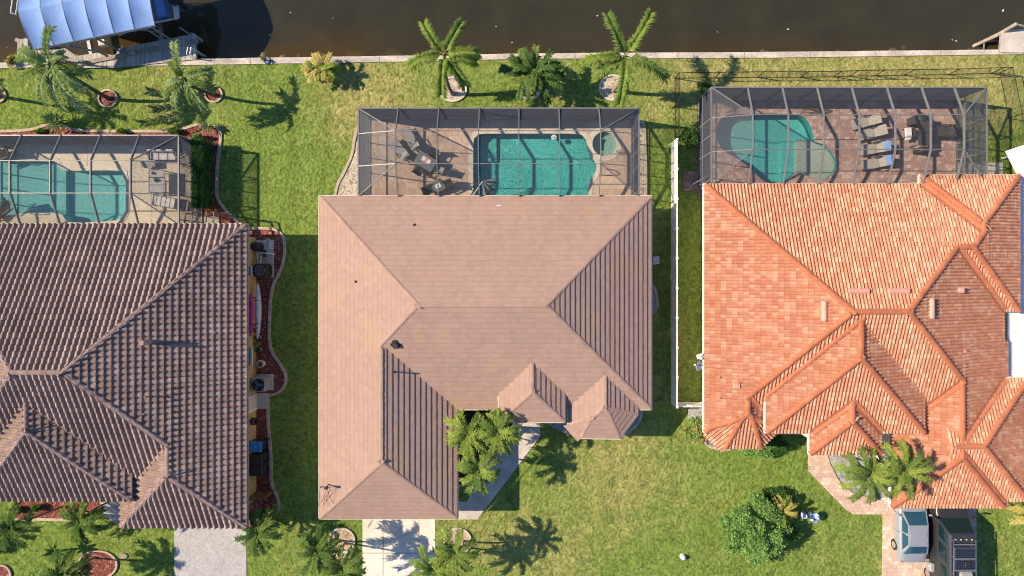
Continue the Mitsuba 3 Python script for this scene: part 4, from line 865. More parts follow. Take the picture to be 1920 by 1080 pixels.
hoop(1136, 316, -14, 12, 'steel pool hand rail at the right end of the teal pool'); hoop(1172, 288, -18, -3, 'steel hand rail at the right side of the spa', .7); hoop(72, 392, -6, 10, 'steel hand rail on the lower edge of the aqua pool', .7)
k = thing('pool_float', 'small pale float ring at the upper edge of the teal pool', 'pool float'); c = P(1039, 257); part(k, 'ring', place(trimesh.creation.torus(.13, .045, 20, 8), c[0], c[1], -.07), 'white_plastic', smooth=True); part(k, 'cap', place(lathe([(0, 0), (.07, 0), (.05, .1), (0, .12)], 14), c[0], c[1], -.08), 'kayak_pale')
k = thing('skimmer_bird', 'dark skimmer bracket on the coping above the float', 'pool fitting'); c = P(1047, 243); part(k, 'lid', place(rbox(.42, .22, .05, .02), c[0], c[1], .08, 10), 'sling_grey'); part(k, 'grip', place(rbox(.14, .1, .18, .02), c[0] + .1, c[1] + .06, .1, 30), 'black_plastic')
# right deck: table with benches under a dark cloth and a white grill
k = thing('grill', 'dark covered barbecue grill at the top of the red deck', 'grill'); c = P(1728, 224, .9)
part(k, 'lid', place(lathe([(0, 1.15), (.2, 1.1), (.36, .98), (.40, .85), (0, .85)], 20), c[0], c[1], 0), 'black_plastic', smooth=30); part(k, 'cart', place(rbox(.85, .5, .8, .02), c[0], c[1], .05), 'charcoal_fabric'); part(k, 'shelf', place(rbox(.35, .45, .04, .01), c[0] + .6, c[1], .8, 0), 'steel')
c = table(1733, 250, 90, 'tall dark bar table in the middle of the red deck', 'charcoal_fabric', 'black_metal', 1.5, .75, 1.05, 'bar_table')
part(k, 'handle', bar((c[0] - .25, c[1] + .78, .9), (c[0] + .25, c[1] + .78, .9), .05, .03), 'steel')
k = thing('cushion', 'white lounge chair cushion left of the dark bar table', 'cushion'); a = P(1703, 249, .5); part(k, 'pad', place(rbox(.42, .62, .12, .04), a[0], a[1], .45, 5), 'white_plastic'); part(k, 'flap', place(rbox(.40, .12, .09, .03), a[0], a[1] - .38, .42, 8), 'white_plastic')
k = thing('lounge_chair', 'dark low chair under the white cushion', 'chair'); part(k, 'seat', place(rbox(.7, .62, .06, .02), a[0] + .2, a[1], .38, 5), 'charcoal_fabric')
for dx in (-.1, .45):
    for dy in (-.26, .26): part(k, 'leg', place(rbox(.05, .05, .34, .01), a[0] + dx, a[1] + dy, .05), 'black_metal')
chair(1768, 247, 180, 'dark high backed chair right of the bar table', 'charcoal_fabric', 'black_metal', w=.75, hb=.95); 
k = thing('bench', 'dark bench with a steel rail below the bar table', 'bench'); a = P(1735, 281, .7); part(k, 'seat', place(rbox(.85, .36, .06, .02), a[0], a[1], .7), 'charcoal_fabric'); part(k, 'rail', bar((a[0] - .4, a[1] - .1, .95), (a[0] + .45, a[1] - .08, .95), .05, .05), 'steel')
for dx in (-.36, .36): part(k, 'leg', place(rbox(.05, .3, .65, .01), a[0] + dx, a[1], .05), 'black_metal'); part(k, 'upright', bar((a[0] + dx, a[1] - .1, .76), (a[0] + dx, a[1] - .1, .95), .04, .04), 'steel')
k = thing('towel_rack', 'black towel ladder behind the curved pool', 'rack'); a, b = P(1500, 203), P(1530, 214)
for i in range(6): y = a[1] - (a[1] - b[1]) * i / 5; part(k, 'rung', bar((a[0], y, .85 - .08 * i), (b[0], y, .85 - .08 * i), .03, .03), 'black_metal')
for x in (a[0], b[0]): part(k, 'leg', [bar((x, a[1], .05), (x, a[1], .9), .04, .04), bar((x, a[1], .9), (x, b[1], .4), .04, .04), bar((x, b[1], .05), (x, b[1], .4), .04, .04)], 'black_metal')
# left deck
def sofa(px, py, rot, label, L, seats, frame, cushion):
    k = thing('outdoor_sofa', label, 'sofa'); c = P(px, py, .4); put = lambda m: place(m, c[0], c[1], .05, rot)
    part(k, 'frame', put([bar((-L / 2, .3, .5), (L / 2, .3, .5), .06, .5), bar((-L / 2, 0, .2), (L / 2, 0, .2), .65, .08)]), frame)
    for s in (-1, 1): part(k, 'armrest', put(bar((s * L / 2, -.33, .5), (s * L / 2, .33, .5), .07, .07)), frame); part(k, 'leg', put([bar((s * L / 2, -.3, 0), (s * L / 2, -.3, .5), .06, .06), bar((s * L / 2, .3, 0), (s * L / 2, .3, .5), .06, .06)]), frame)
    w = L / seats
    for i in range(seats):
        x = -L / 2 + (i + .5) * w; part(k, 'seat_cushion', put(place(rbox(w * .94, .58, .14, .04), x, -.04, .25)), cushion); part(k, 'back_cushion', put(place(rbox(w * .9, .16, .4, .05), x, .22, .38)), cushion)
sofa(307, 290, 0, 'pale cushioned outdoor sofa in the upper corner of the left cage', 1.7, 3, 'black_metal', 'cushion_white')
def glass_table():
    c = P(299, 341, .45); k = thing('coffee_table', 'large glass topped patio table in the left cage', 'table')
    for i in range(2):
        for j in range(3): part(k, 'glass_panel', place(rbox(.62, .43, .012, .003), c[0] + (i - .5) * .45 * 0 + (i - .5) * .44, c[1] + (j - 1) * .46, .74), 'glass_pale')
    for x in (-.46, .46): part(k, 'frame', bar((c[0] + x, c[1] - .72, .73), (c[0] + x, c[1] + .72, .73), .05, .05), 'black_metal')
    for y in (-.7, -.23, .23, .7): part(k, 'frame', bar((c[0] - .46, c[1] + y, .735), (c[0] + .46, c[1] + y, .735), .04, .04), 'black_metal')
    for x in (-.42, .42):
        for y in (-.66, .66): part(k, 'leg', bar((c[0] + x, c[1] + y, .05), (c[0] + x, c[1] + y, .72), .05, .05), 'black_metal')
    b = thing('table_bowl', 'small black bowl on the glass patio table', 'bowl'); part(b, 'bowl', place(lathe([(0, 0), (.06, 0), (.1, .07), (.08, .07), (.05, .02), (0, .02)], 14), c[0] - .2, c[1] + .5, .755), 'black_plastic')
    b = thing('table_plant', 'small dark table plant on the glass patio table', 'plant'); part(b, 'leaves', leaves(120, .05, clumps([(c[0], c[1] + .05, .83, .14, .12, .07)]), 3), 'leaf_dark', kind='stuff')
scene['glass_pale'] = {'type': 'twosided', 'bsdf': {'type': 'principled', 'base_color': {'type': 'rgb', 'value': [.42, .42, .42]}, 'roughness': .12, 'specular': .6}}
glass_table()
def slat_lounger(px, py, rot):
    k = thing('slatted_lounger', 'lounger with five pale cushion slats beside the glass patio table', 'sun lounger'); c = P(px, py, .35); put = lambda m: place(m, c[0], c[1], .05, rot)
    for i in range(5): part(k, 'cushion', put(place(rbox(.27, .6, .1, .03), -.7 + i * .29, 0, .32)), 'cushion_white')
    part(k, 'backrest', put(bar((.75, 0, .36), (1.15, 0, .7), .62, .08)), 'charcoal_fabric')
    for s in (-1, 1): part(k, 'rail', put(bar((-.9, s * .32, .28), (.8, s * .32, .28), .05, .06)), 'black_metal')
    for x in (-.8, .7):
        for s in (-1, 1): part(k, 'leg', put(bar((x, s * .3, 0), (x, s * .3, .28), .05, .05)), 'black_metal')
slat_lounger(312, 379, -10)
chair(347, 300, 215, 'tan patio chair turned to the sofa in the left cage corner', 'sling_tan', 'alum_bronze', w=.65)
c = table(278, 307, 5, 'low round edged side table before the left cage sofa', 'sling_grey', 'black_metal', .9, .42, .4, 'side_table')
lounger(10, 392, 40, 'dark lounger at the lower left corner of the aqua pool', seat='charcoal_fabric', back=45); lounger(8, 290, 20, 'dark cushioned lounger at the left edge of the aqua pool deck', seat='charcoal_fabric', back=45)

# ---------------------------------------------------------------- along the brown house side wall
WX = wl_l.bounds[2]
k = thing('pool_heater', 'black boxy pool heater with a round fan top on the equipment pad', 'pool heater'); c = P(496, 507, .0)
hx = c[0] + .1; part(k, 'cabinet', place(rbox(.95, .85, .85, .14), hx, c[1], .08), 'black_plastic'); part(k, 'fan_grille', [place(trimesh.creation.torus(rr, .012, 24, 6), hx, c[1], .95) for rr in (.1, .2, .3)] + [bar((hx - .3, c[1], .95), (hx + .3, c[1], .95), .015, .015), bar((hx, c[1] - .3, .95), (hx, c[1] + .3, .95), .015, .015)], 'grey_plastic')
k = thing('pool_pump', 'black pool filter with white plumbing on the equipment pad', 'pool pump'); c = P(489, 463)
part(k, 'filter_tank', place(lathe([(0, 0), (.26, 0), (.29, .15), (.29, .7), (.2, .86), (0, .9)], 20), c[0] - .02, c[1], .08), 'black_plastic', smooth=30); part(k, 'motor', tube([(c[0] + .35, c[1] - .2, .3), (c[0] + .35, c[1] - .65, .3)], .12, 12), 'black_plastic', smooth=40)
def pipe(pts): part(k, 'pipe', tube([(*P(x, y)[:2], z) for x, y, z in pts], .035, 8), 'white_plastic', smooth=40)
pipe([(485, 455, .08), (485, 455, .55), (491, 454, .6)]); pipe([(500, 456, .4), (506, 449, .45), (512, 449, .45), (512, 468, .45)])
for y in (456, 461, 466): pipe([(512, y, .45), (516.5, y, .45)])
pipe([(488, 474, .6), (490, 475, .5), (514, 475, .4), (516, 478, .1)]); pipe([(488, 476, .5), (488, 494, .4)]); pipe([(496, 480, .1), (497, 481, .6), (496, 494, .6)])
def kayak(px, y0, y1, x_off, z, m, label, w=.62):
    k = thing('kayak', label, 'kayak'); a, b = P(px, y0)[1], P(px, y1)[1]; x = WX + x_off; n = 21; t = np.linspace(0, 1, n); ring = np.linspace(0, 2 * np.pi, 13)[:-1]
    V = np.array([[x + .19 * math.sin(math.pi * tt) ** .6 * math.cos(q) + .02, a + (b - a) * tt, z + .36 * w * 2 * math.sin(math.pi * tt) ** .7 * math.sin(q) * .5 + .12 * (2 * tt - 1) ** 4] for tt in t for q in ring]); f = []
    for i in range(n - 1):
        for j in range(12): q = [i * 12 + j, i * 12 + (j + 1) % 12, (i + 1) * 12 + (j + 1) % 12, (i + 1) * 12 + j]; f += [[q[0], q[1], q[2]], [q[0], q[2], q[3]]]
    part(k, 'hull', trimesh.Trimesh(V, f, process=False), m, smooth=True)
    for tt in (.32, .72): yy = a + (b - a) * tt; part(k, 'strap', [place(trimesh.creation.torus(.2, .015, 20, 6), 0, 0, 0).apply_transform(trimesh.transformations.rotation_matrix(math.pi / 2, [1, 0, 0])).apply_translation([x, yy, z])], 'black_plastic')
kayak(474, 528, 634, .42, .78, 'kayak_pale', 'pale blue white kayak strapped along the yellow side wall'); kayak(468, 545, 628, .12, 1.12, 'magenta_plastic', 'magenta kayak hung behind the pale one on the yellow wall', .5)
k = thing('kayak_rack', 'dark wall brackets carrying the two kayaks', 'rack')
for y in (558, 608): yy = P(0, y)[1]; part(k, 'bracket', [bar((WX, yy, .5), (WX + .62, yy, .5), .05, .05), bar((WX + .02, yy, .2), (WX + .02, yy, 1.3), .05, .05)], 'black_metal')
for i, (px, py, h, m, lb) in enumerate(((486, 618, .35, 'grey_plastic', 'topmost small grey plant pot by the yellow wall'), (487, 632, .3, 'grey_plastic', 'second small plant pot below the kayaks'), (487, 644, .35, 'terracotta', 'small terracotta plant pot below the grey pots'), (489, 655, .3, 'grey_plastic', 'last small grey plant pot before the pot ring'))):
    k = thing('plant_pot', lb, 'plant pot'); c = P(px, py); part(k, 'pot', place(lathe([(0, 0), (.11, 0), (.15, h), (.13, h), (.12, h - .05), (0, h - .05)], 14), c[0], c[1], .03), m); part(k, 'plant', leaves(160, .05, clumps([(c[0], c[1], h + .12, .17, .17, .13)]), 20 + i), 'leaf_dark' if i % 2 else 'frond_pale', kind='stuff')
k = thing('round_planter', 'round cream planter with dark soil beside the air conditioner', 'planter'); c = P(493, 681); part(k, 'pot', place(lathe([(0, 0), (.2, 0), (.25, .4), (.2, .42), (.17, .36), (0, .34)], 20), c[0], c[1], .03), 'stucco_cream'); part(k, 'plant', leaves(60, .05, clumps([(c[0], c[1], .45, .12, .12, .08)]), 31), 'leaf_dark', kind='stuff')
k = thing('air_conditioner', 'grey air conditioner with a round blue fan top by the yellow wall', 'air conditioner'); c = P(497, 716)
part(k, 'pad', box(c[0] - .5, c[0] + .55, c[1] - .5, c[1] + .5, .02, .1), 'concrete'); part(k, 'cabinet', place(rbox(.86, .86, .95, .05), c[0], c[1], .1), 'grey_plastic'); part(k, 'fan_well', place(lathe([(0, 1.052), (.36, 1.052), (.38, 1.07), (.39, 1.06)], 28), c[0], c[1], 0), 'black_plastic')
for i in range(3): part(k, 'fan_blade', place(rbox(.3, .15, .012, .004), c[0] + .17 * math.cos(i * 2.1), c[1] + .17 * math.sin(i * 2.1), 1.06, math.degrees(i * 2.1)), 'fan_blue')
part(k, 'fan_grille', [place(trimesh.creation.torus(rr, .008, 28, 5), c[0], c[1], 1.085) for rr in (.12, .22, .32)], 'black_metal')
mat('fan_blue', (.10, .16, .27), rough=.4)
k = thing('wall_door', 'cream side door in the yellow wall above the door slab', 'door'); y0, y1 = P(0, 765)[1], P(0, 738)[1]; part(k, 'leaf', box(WX, WX + .05, y0, y1, .05, 2.1), 'gutter_cream'); part(k, 'frame', [box(WX, WX + .08, yy - .05, yy + .05, .05, 2.15) for yy in (y0, y1)] + [box(WX, WX + .08, y0 - .05, y1 + .05, 2.1, 2.2)], 'white_paint'); part(k, 'threshold', box(WX, WX + .22, y0, y1, .02, .09), 'concrete')
for nm, ya, yb in (('window', 648, 680), ('window', 500, 516)): pk = part(brown, nm, box(WX, WX + .03, P(0, yb)[1], P(0, ya)[1], .95, 2.1), 'window_glass'); part(brown, 'window_sill', box(WX, WX + .12, P(0, yb)[1] - .05, P(0, ya)[1] + .05, .86, .945), 'white_paint')
k = thing('hose_reel', 'black hose reel hung on the yellow wall', 'hose reel'); c = P(476, 790, 1.0); part(k, 'hose', [place(trimesh.creation.torus(.2, .035, 24, 8), 0, 0, 0).apply_transform(trimesh.transformations.rotation_matrix(math.pi / 2 * .8, [0, 1, 0])).apply_translation([WX + .2 + .06 * i, c[1], 1.0]) for i in range(3)], 'black_plastic'); part(k, 'bracket', box(WX, WX + .3, c[1] - .05, c[1] + .05, .96, 1.04), 'black_metal')
def bin_(px, py, rot, body, lid, label, name='wheelie_bin'):
    k = thing(name, label, 'bin'); c = P(px, py, .5); pr = [(-.26, -.3, 0), (.26, -.3, 0), (.26, .3, 0), (-.26, .3, 0), (-.31, -.37, .98), (.31, -.37, .98), (.31, .37, .98), (-.31, .37, .98)]
    part(k, 'body', place(trimesh.convex.convex_hull(np.array(pr)), c[0], c[1], .04, rot), body); part(k, 'lid', place(trimesh.convex.convex_hull(np.array([(-.34, -.42, 0), (.34, -.42, 0), (.34, .4, 0), (-.34, .4, 0), (-.28, -.34, .07), (.28, -.34, .07), (.28, .33, .07), (-.28, .33, .07)])), c[0], c[1], 1.025, rot), lid)
    part(k, 'handle', place(bar((-.25, .44, .98), (.25, .44, .98), .04, .04), c[0], c[1], .04, rot), body)
    for s in (-1, 1): part(k, 'wheel', place(tube([(s * .24, .36, .1), (s * .3, .36, .1)], .1, 12), c[0], c[1], .04, rot), 'black_plastic')
    return c
c = bin_(486, 833, -95, 'black_plastic', 'blue_plastic', 'wheelie bin with a bright blue lid by the yellow wall')
part('wheelie_bin', 'emblem', box(c[0] + .02, c[0] + .05, c[1] - .07, c[1] + .07, 1.097, 1.10), 'white_plastic')
bin_(487, 857, -88, 'black_plastic', 'black_plastic', 'black wheelie bin just below the blue lidded one'); bin_(487, 877, -86, 'black_plastic', 'black_plastic', 'black wheelie bin farthest from the blue lidded one')
k = thing('side_gate', 'brown timber gate frame at the front end of the side bed', 'gate'); y = P(0, 921)[1]; part(k, 'rail', [bar((WX, y, z), (WX + 1.15, y + .1, z), .06, .1) for z in (.4, 1.6)], 'wood_brown'); part(k, 'post', bar((WX + .1, y, 0), (WX + .1, y, 1.7), .09, .09), 'wood_brown'); part(k, 'post', bar((WX + 1.15, y + .1, 0), (WX + 1.15, y + .1, 1.7), .09, .09), 'wood_brown'); part(k, 'brace', bar((WX + .1, y, 1.6), (WX + 1.1, y + .1, .4), .05, .08), 'wood_brown')
for i in range(8): part(k, 'board', box(WX + .18 + i * .12, WX + .28 + i * .12, y + .02, y + .05, .2, 1.55), 'wood_brown')
k = thing('downspout', 'teal downspout at the wing eave of the brown house', 'downspout'); a, b = P(247.5, 934, 3.6), P(247.5, 872, 3.6); part(k, 'pipe', bar((a[0] + .07, a[1] + .05, 3.56), (b[0] + .07, b[1], 3.56), .13, .12), 'gutter_blue')
mat('gutter_blue', (.03, .13, .24), rough=.4)
part(brown, 'gutter', bar((P(462, 0, EZ)[0] + .05, P(0, 985, EZ)[1], EZ - .06), (P(462, 0, EZ)[0] + .05, P(0, 424, EZ)[1], EZ - .06), .08, .12), 'gutter_teal', label='dark teal gutter along the side eave')

# ---------------------------------------------------------------- things on the roofs
def vent_pipe(house, faces, px, py, r, h, m, nm='vent_pipe'):
    p, n = on_roof(faces, px, py); part(house, nm, [tube([p - [0, 0, .05], p + [0, 0, h]], r, 10), tube([p + [0, 0, .005], p + n * .04], [r * 2.2, r * 1.5], 12)], m)
def roof_vent(house, faces, px, py, L, vertical, m, W=.34):
    """half round ridge vent lying on the tiles"""
    p, n = on_roof(faces, px, py); d = np.array([0, 1.0, 0]) if vertical else np.array([1.0, 0, 0]); d = d - n * (d @ n); d /= np.linalg.norm(d); s = np.cross(n, d)
    a = np.radians(np.linspace(-90, 90, 9)); V = [p + d * x + s * (W / 2) * math.sin(t) + n * (.05 + .2 * math.cos(t)) for x in (-L / 2, L / 2) for t in a]; N = 9
    f = [t for i in range(N - 1) for t in ((i, i + N, i + N + 1), (i, i + N + 1, i + 1))] + [(0, i + 1, i) for i in range(1, N - 1)] + [(N, N + i, N + i + 1) for i in range(1, N - 1)]
    part(house, 'roof_vent', trimesh.Trimesh(V, f, process=False), m)
mat('vent_pink', paint((.62, .34, .28), .12), rough=.6)
for px, py, v in ((1608, 547, 0), (1683, 547, 0), (1545, 583, 1), (1744, 578, 1)): roof_vent(orange, faces_o, px, py, 1.1, v, 'vent_pink')
for px, py in ((1798, 544), (1380, 722)): p, n = on_roof(faces_o, px, py); part(orange, 'vent_box', place(rbox(.36, .3, .34, .03), p[0], p[1], p[2] - .1), 'vent_pink')
for px, py in ((1805, 657), (1346, 706), (1346, 745), (1905, 524)): vent_pipe(orange, faces_o, px, py, .04, .3, 'vent_pink')
p, n = on_roof(faces_l, 281, 640); part(brown, 'chimney', place(rbox(.30, .26, .95, .02), p[0], p[1], p[2] - .15), 'tile_brown_plain'); mat('tile_brown_plain', paint((.36, .26, .25), .15))
for px, py in ((281, 742), (272, 775), (405, 622)): vent_pipe(brown, faces_l, px, py, .045, .5 if py == 742 else .22, 'tile_brown_plain')
for px, py, r_, h_ in ((777, 422, .05, .10), (667, 528, .05, .10), (742, 647, .16, .22), (741, 697, .04, .55)): vent_pipe(tan_h, faces_c, px, py, r_, h_, 'black_plastic')
p, n = on_roof(faces_c, 936, 386); part(tan_h, 'tile_chip', place(rbox(.3, .07, .05, .015), p[0], p[1], p[2], -5), 'white_plastic')
k = thing('service_mast', 'electric service mast with guy wires at the front corner of the tan roof', 'mast'); p, n = on_roof(faces_c, 617, 908)
part(k, 'mast', tube([p - [0, 0, .2], p + [0, 0, .75]], .035, 8), 'wood_brown'); part(k, 'weather_head', place(rbox(.2, .14, .16, .03), p[0] + .08, p[1] + .05, p[2] + .72), 'black_plastic'); part(k, 'cross_arm', bar(p + [-.3, .08, .66], p + [.3, .05, .66], .05, .05), 'wood_brown')
for sx in (-.3, .28): part(k, 'insulator', place(lathe([(0, 0), (.05, 0), (.05, .1), (0, .12)], 10), p[0] + sx, p[1] + .05, p[2] + .68), 'grey_plastic')
part(k, 'wire', [tube(np.linspace(p + [sx, .05, .7], P(585, 1005, 2.2) + [0, 0, 0], 8) - np.array([[0, 0, .35 * math.sin(math.pi * t)] for t in np.linspace(0, 1, 8)]), .011, 5) for sx in (-.3, .28)], 'black_metal'); part(k, 'guy_wire', [tube([p + [0, 0, .6], on_roof(faces_c, 606, 950)[0]], .01, 5), tube([p + [0, 0, .6], on_roof(faces_c, 628, 950)[0]], .01, 5)], 'black_metal')
k = thing('satellite_dish', 'white satellite dish fixed to the left gutter of the orange house', 'satellite dish'); c = P(1309, 686, 2.85); dsh = lathe([(0, 0), (.12, .015), (.24, .06), (.30, .11), (.29, .12), (.23, .075), (.11, .03), (0, .015)], 24); dsh.apply_transform(trimesh.transformations.rotation_matrix(math.radians(38), [0.3, 1, 0])); part(k, 'dish', place(dsh, c[0], c[1], 2.75), 'white_plastic', smooth=30); part(k, 'arm', [bar((c[0], c[1], 2.75), (c[0] + .42, c[1], 2.62), .05, .05), bar((c[0] - .05, c[1], 2.8), (c[0] - .25, c[1] + .1, 3.1), .03, .03)], 'grey_plastic'); part(k, 'receiver', place(rbox(.12, .1, .1, .02), c[0] - .25, c[1] + .1, 3.05), 'white_plastic')
k = thing('downlight_bracket', 'white bracket cluster above the satellite dish on the same gutter', 'bracket'); c = P(1312, 669, 2.8); part(k, 'plate', place(rbox(.3, .25, .06, .02), c[0], c[1], 2.66, 20), 'white_plastic'); part(k, 'lamp', [place(lathe([(0, 0), (.06, 0), (.09, .16), (0, .17)], 12), c[0] + dx, c[1] + dy, 2.72) for dx, dy in ((-.1, .08), (.05, -.08), (.06, .12))], 'white_plastic')
# small things on the ground
k = thing('plastic_slide', 'white plastic lid lying beside the tan house side wall', 'lid'); c = P(1229, 488); part(k, 'sheet', place(trimesh.Trimesh([(-.2, -.28, .1), (.22, -.22, .14), (.18, .28, .3), (-.2, .22, .25), (-.2, -.28, .07), (.22, -.22, .11), (.18, .28, .27), (-.2, .22, .22)], [[0, 1, 2], [0, 2, 3], [4, 6, 5], [4, 7, 6], [0, 4, 5], [0, 5, 1], [1, 5, 6], [1, 6, 2], [2, 6, 7], [2, 7, 3], [3, 7, 4], [3, 4, 0]], process=False), c[0], c[1], 0), 'white_plastic'); part(k, 'rim', place(bar((-.2, -.25, .2), (.2, -.2, .22), .05, .05), c[0], c[1], 0), 'white_plastic')
k = thing('lawn_dome', 'small white dome lamp alone on the wide front lawn', 'garden lamp'); c = P(1280, 1043); part(k, 'dome', place(lathe([(0, .34), (.1, .31), (.16, .22), (.17, .1), (.1, .0), (0, 0)], 20), c[0], c[1], 0), 'white_plastic', smooth=40); part(k, 'foot', place(lathe([(0, .03), (.2, .03), (.2, 0), (0, 0)], 20), c[0], c[1], 0), 'concrete')
single('stepping_stone', place(trimesh.convex.convex_hull(np.array([(x * (1 - .15 * z), y * (1 - .15 * z), z * .09) for x, y in disc(0, 0, .3, .2, 14) for z in (0, 1)])), *P(232, 1042)[:2], 0), 'stone', 'flat pale stone on the lower left lawn', 'stone')
k = thing('bird_bath', 'blue and white garden ornament beside the cycad palm', 'garden ornament'); c = P(1507, 964)
part(k, 'basin', place(lathe([(0, .52), (.12, .53), (.24, .6), (.28, .66), (.30, .66), (.26, .55), (.1, .46), (0, .45)], 24), c[0] + .4, c[1] + .02, 0), 'ornament_blue', smooth=30); part(k, 'pedestal', place(lathe([(0, 0), (.16, 0), (.13, .08), (.07, .2), (.07, .4), (.11, .5), (0, .5)], 18), c[0] + .4, c[1] + .02, 0), 'white_plastic', smooth=30); part(k, 'urn', place(lathe([(0, 0), (.14, .02), (.22, .18), (.2, .32), (.12, .4), (.15, .45), (.12, .45), (.08, .38), (0, .38)], 20), c[0] - .12, c[1] + .02, 0), 'ornament_blue', smooth=30); part(k, 'bird', place(trimesh.creation.icosphere(2, .08).apply_scale([1.4, .8, .8]), c[0] + .22, c[1] - .1, .68), 'white_plastic', smooth=True)
mat('ornament_blue', lambda p, n, uv: mix(mi.Color3f(.10, .18, .55), mi.Color3f(.6, .65, .75), smoothstep(.45, .6, fbm(p.x * 6, p.y * 6, p.z * 6, 2))), rough=.3)
k = thing('garden_hose', 'coiled blue hose on the sea wall cap', 'hose'); c = P(502, 114); part(k, 'coil', [place(trimesh.creation.torus(.16 + .03 * i, .02, 24, 6), c[0], c[1], .09 + .03 * (i % 2)) for i in range(3)], 'hose_blue', smooth=True); mat('hose_blue', (.05, .16, .30), rough=.5); part(k, 'nozzle', bar((c[0] + .2, c[1], .1), (c[0] + .38, c[1] - .05, .1), .04, .04), 'black_plastic')

# ---------------------------------------------------------------- vehicles
mat('car_silver', (.37, .41, .48), rough=.3, metallic=.35, clearcoat=1.0, clearcoat_gloss=.9); mat('van_grey', (.035, .035, .04), rough=.3, metallic=.2, clearcoat=1.0, clearcoat_gloss=.9); mat('van_roof', (.04, .05, .075), rough=.35, metallic=.3, clearcoat=.6)
mat('auto_glass', (.02, .075, .135), rough=.05, spec=.9); mat('van_glass', (.008, .022, .026), rough=.05, spec=.9); mat('tyre', paint((.025, .025, .025), .2, 8), rough=.8); mat('amber', (.9, .55, .2), rough=.3); mat('tail_red', (.35, .02, .02), rough=.25)
mat('solar_cell', lambda p, n, uv: mix(mi.Color3f(.008, .012, .028), mi.Color3f(.12, .13, .15), smoothstep(.42, .5, dr.maximum(dr.abs(p.x / .13 - dr.floor(p.x / .13) - .5), dr.abs(p.y / .13 - dr.floor(p.y / .13) - .5)))), rough=.15, spec=.7)
def loft(stations, n=28, pw=4.0):
    """body from cross sections (y, half width, z low, z high): superellipses, front to back"""
    V, f = [], []; a = np.linspace(0, 2 * np.pi, n, endpoint=False)
    for y, hw, z0, z1 in stations:
        c, s = np.cos(a), np.sin(a); x = hw * np.sign(c) * np.abs(c) ** (2 / pw); z = (z0 + z1) / 2 + (z1 - z0) / 2 * np.sign(s) * np.abs(s) ** (2 / pw)
        V.append(np.column_stack([x, np.full(n, y), z]))
    m = len(V)
    for i in range(m - 1):
        for j in range(n): q = [i * n + j, i * n + (j + 1) % n, (i + 1) * n + (j + 1) % n, (i + 1) * n + j]; f += [[q[0], q[1], q[2]], [q[0], q[2], q[3]]]
    V = np.vstack(V); c0 = len(V); V = np.vstack([V, V[:n].mean(0), V[-n:].mean(0)])
    for j in range(n): f += [[c0, (j + 1) % n, j], [c0 + 1, (m - 1) * n + j, (m - 1) * n + (j + 1) % n]]
    t = trimesh.Trimesh(V, f, process=False); trimesh.repair.fix_normals(t); return t
def wheel(k, x, y, r, w, s):
    pk = part(k, 'wheel', tube([(x - w / 2, y, r), (x - w / 2 + .02, y, r), (x + w / 2 - .02, y, r), (x + w / 2, y, r)], [r * .93, r, r, r * .93], 22), 'tyre', smooth=40)
    xs = x + s * (w / 2 + .004); part(pk, 'rim', tube([(xs - s * .03, y, r), (xs, y, r)], [r * .66, r * .6], 16), 'steel')
def patch(pts, off=0.006):
    """thin slightly proud pane through the points (fan)"""
    v = np.array(pts, float); n = np.cross(v[1] - v[0], v[2] - v[0]); n /= np.linalg.norm(n); m = len(v); c = v.mean(0)
    V = np.vstack([v + n * off, v - n * .004, c + n * (off + .012)]); f = [[i, (i + 1) % m, 2 * m] for i in range(m)] + [[i, m + i, (i + 1) % m] for i in range(m)] + [[(i + 1) % m, m + i, m + (i + 1) % m] for i in range(m)]
    return trimesh.Trimesh(V, f, process=False)
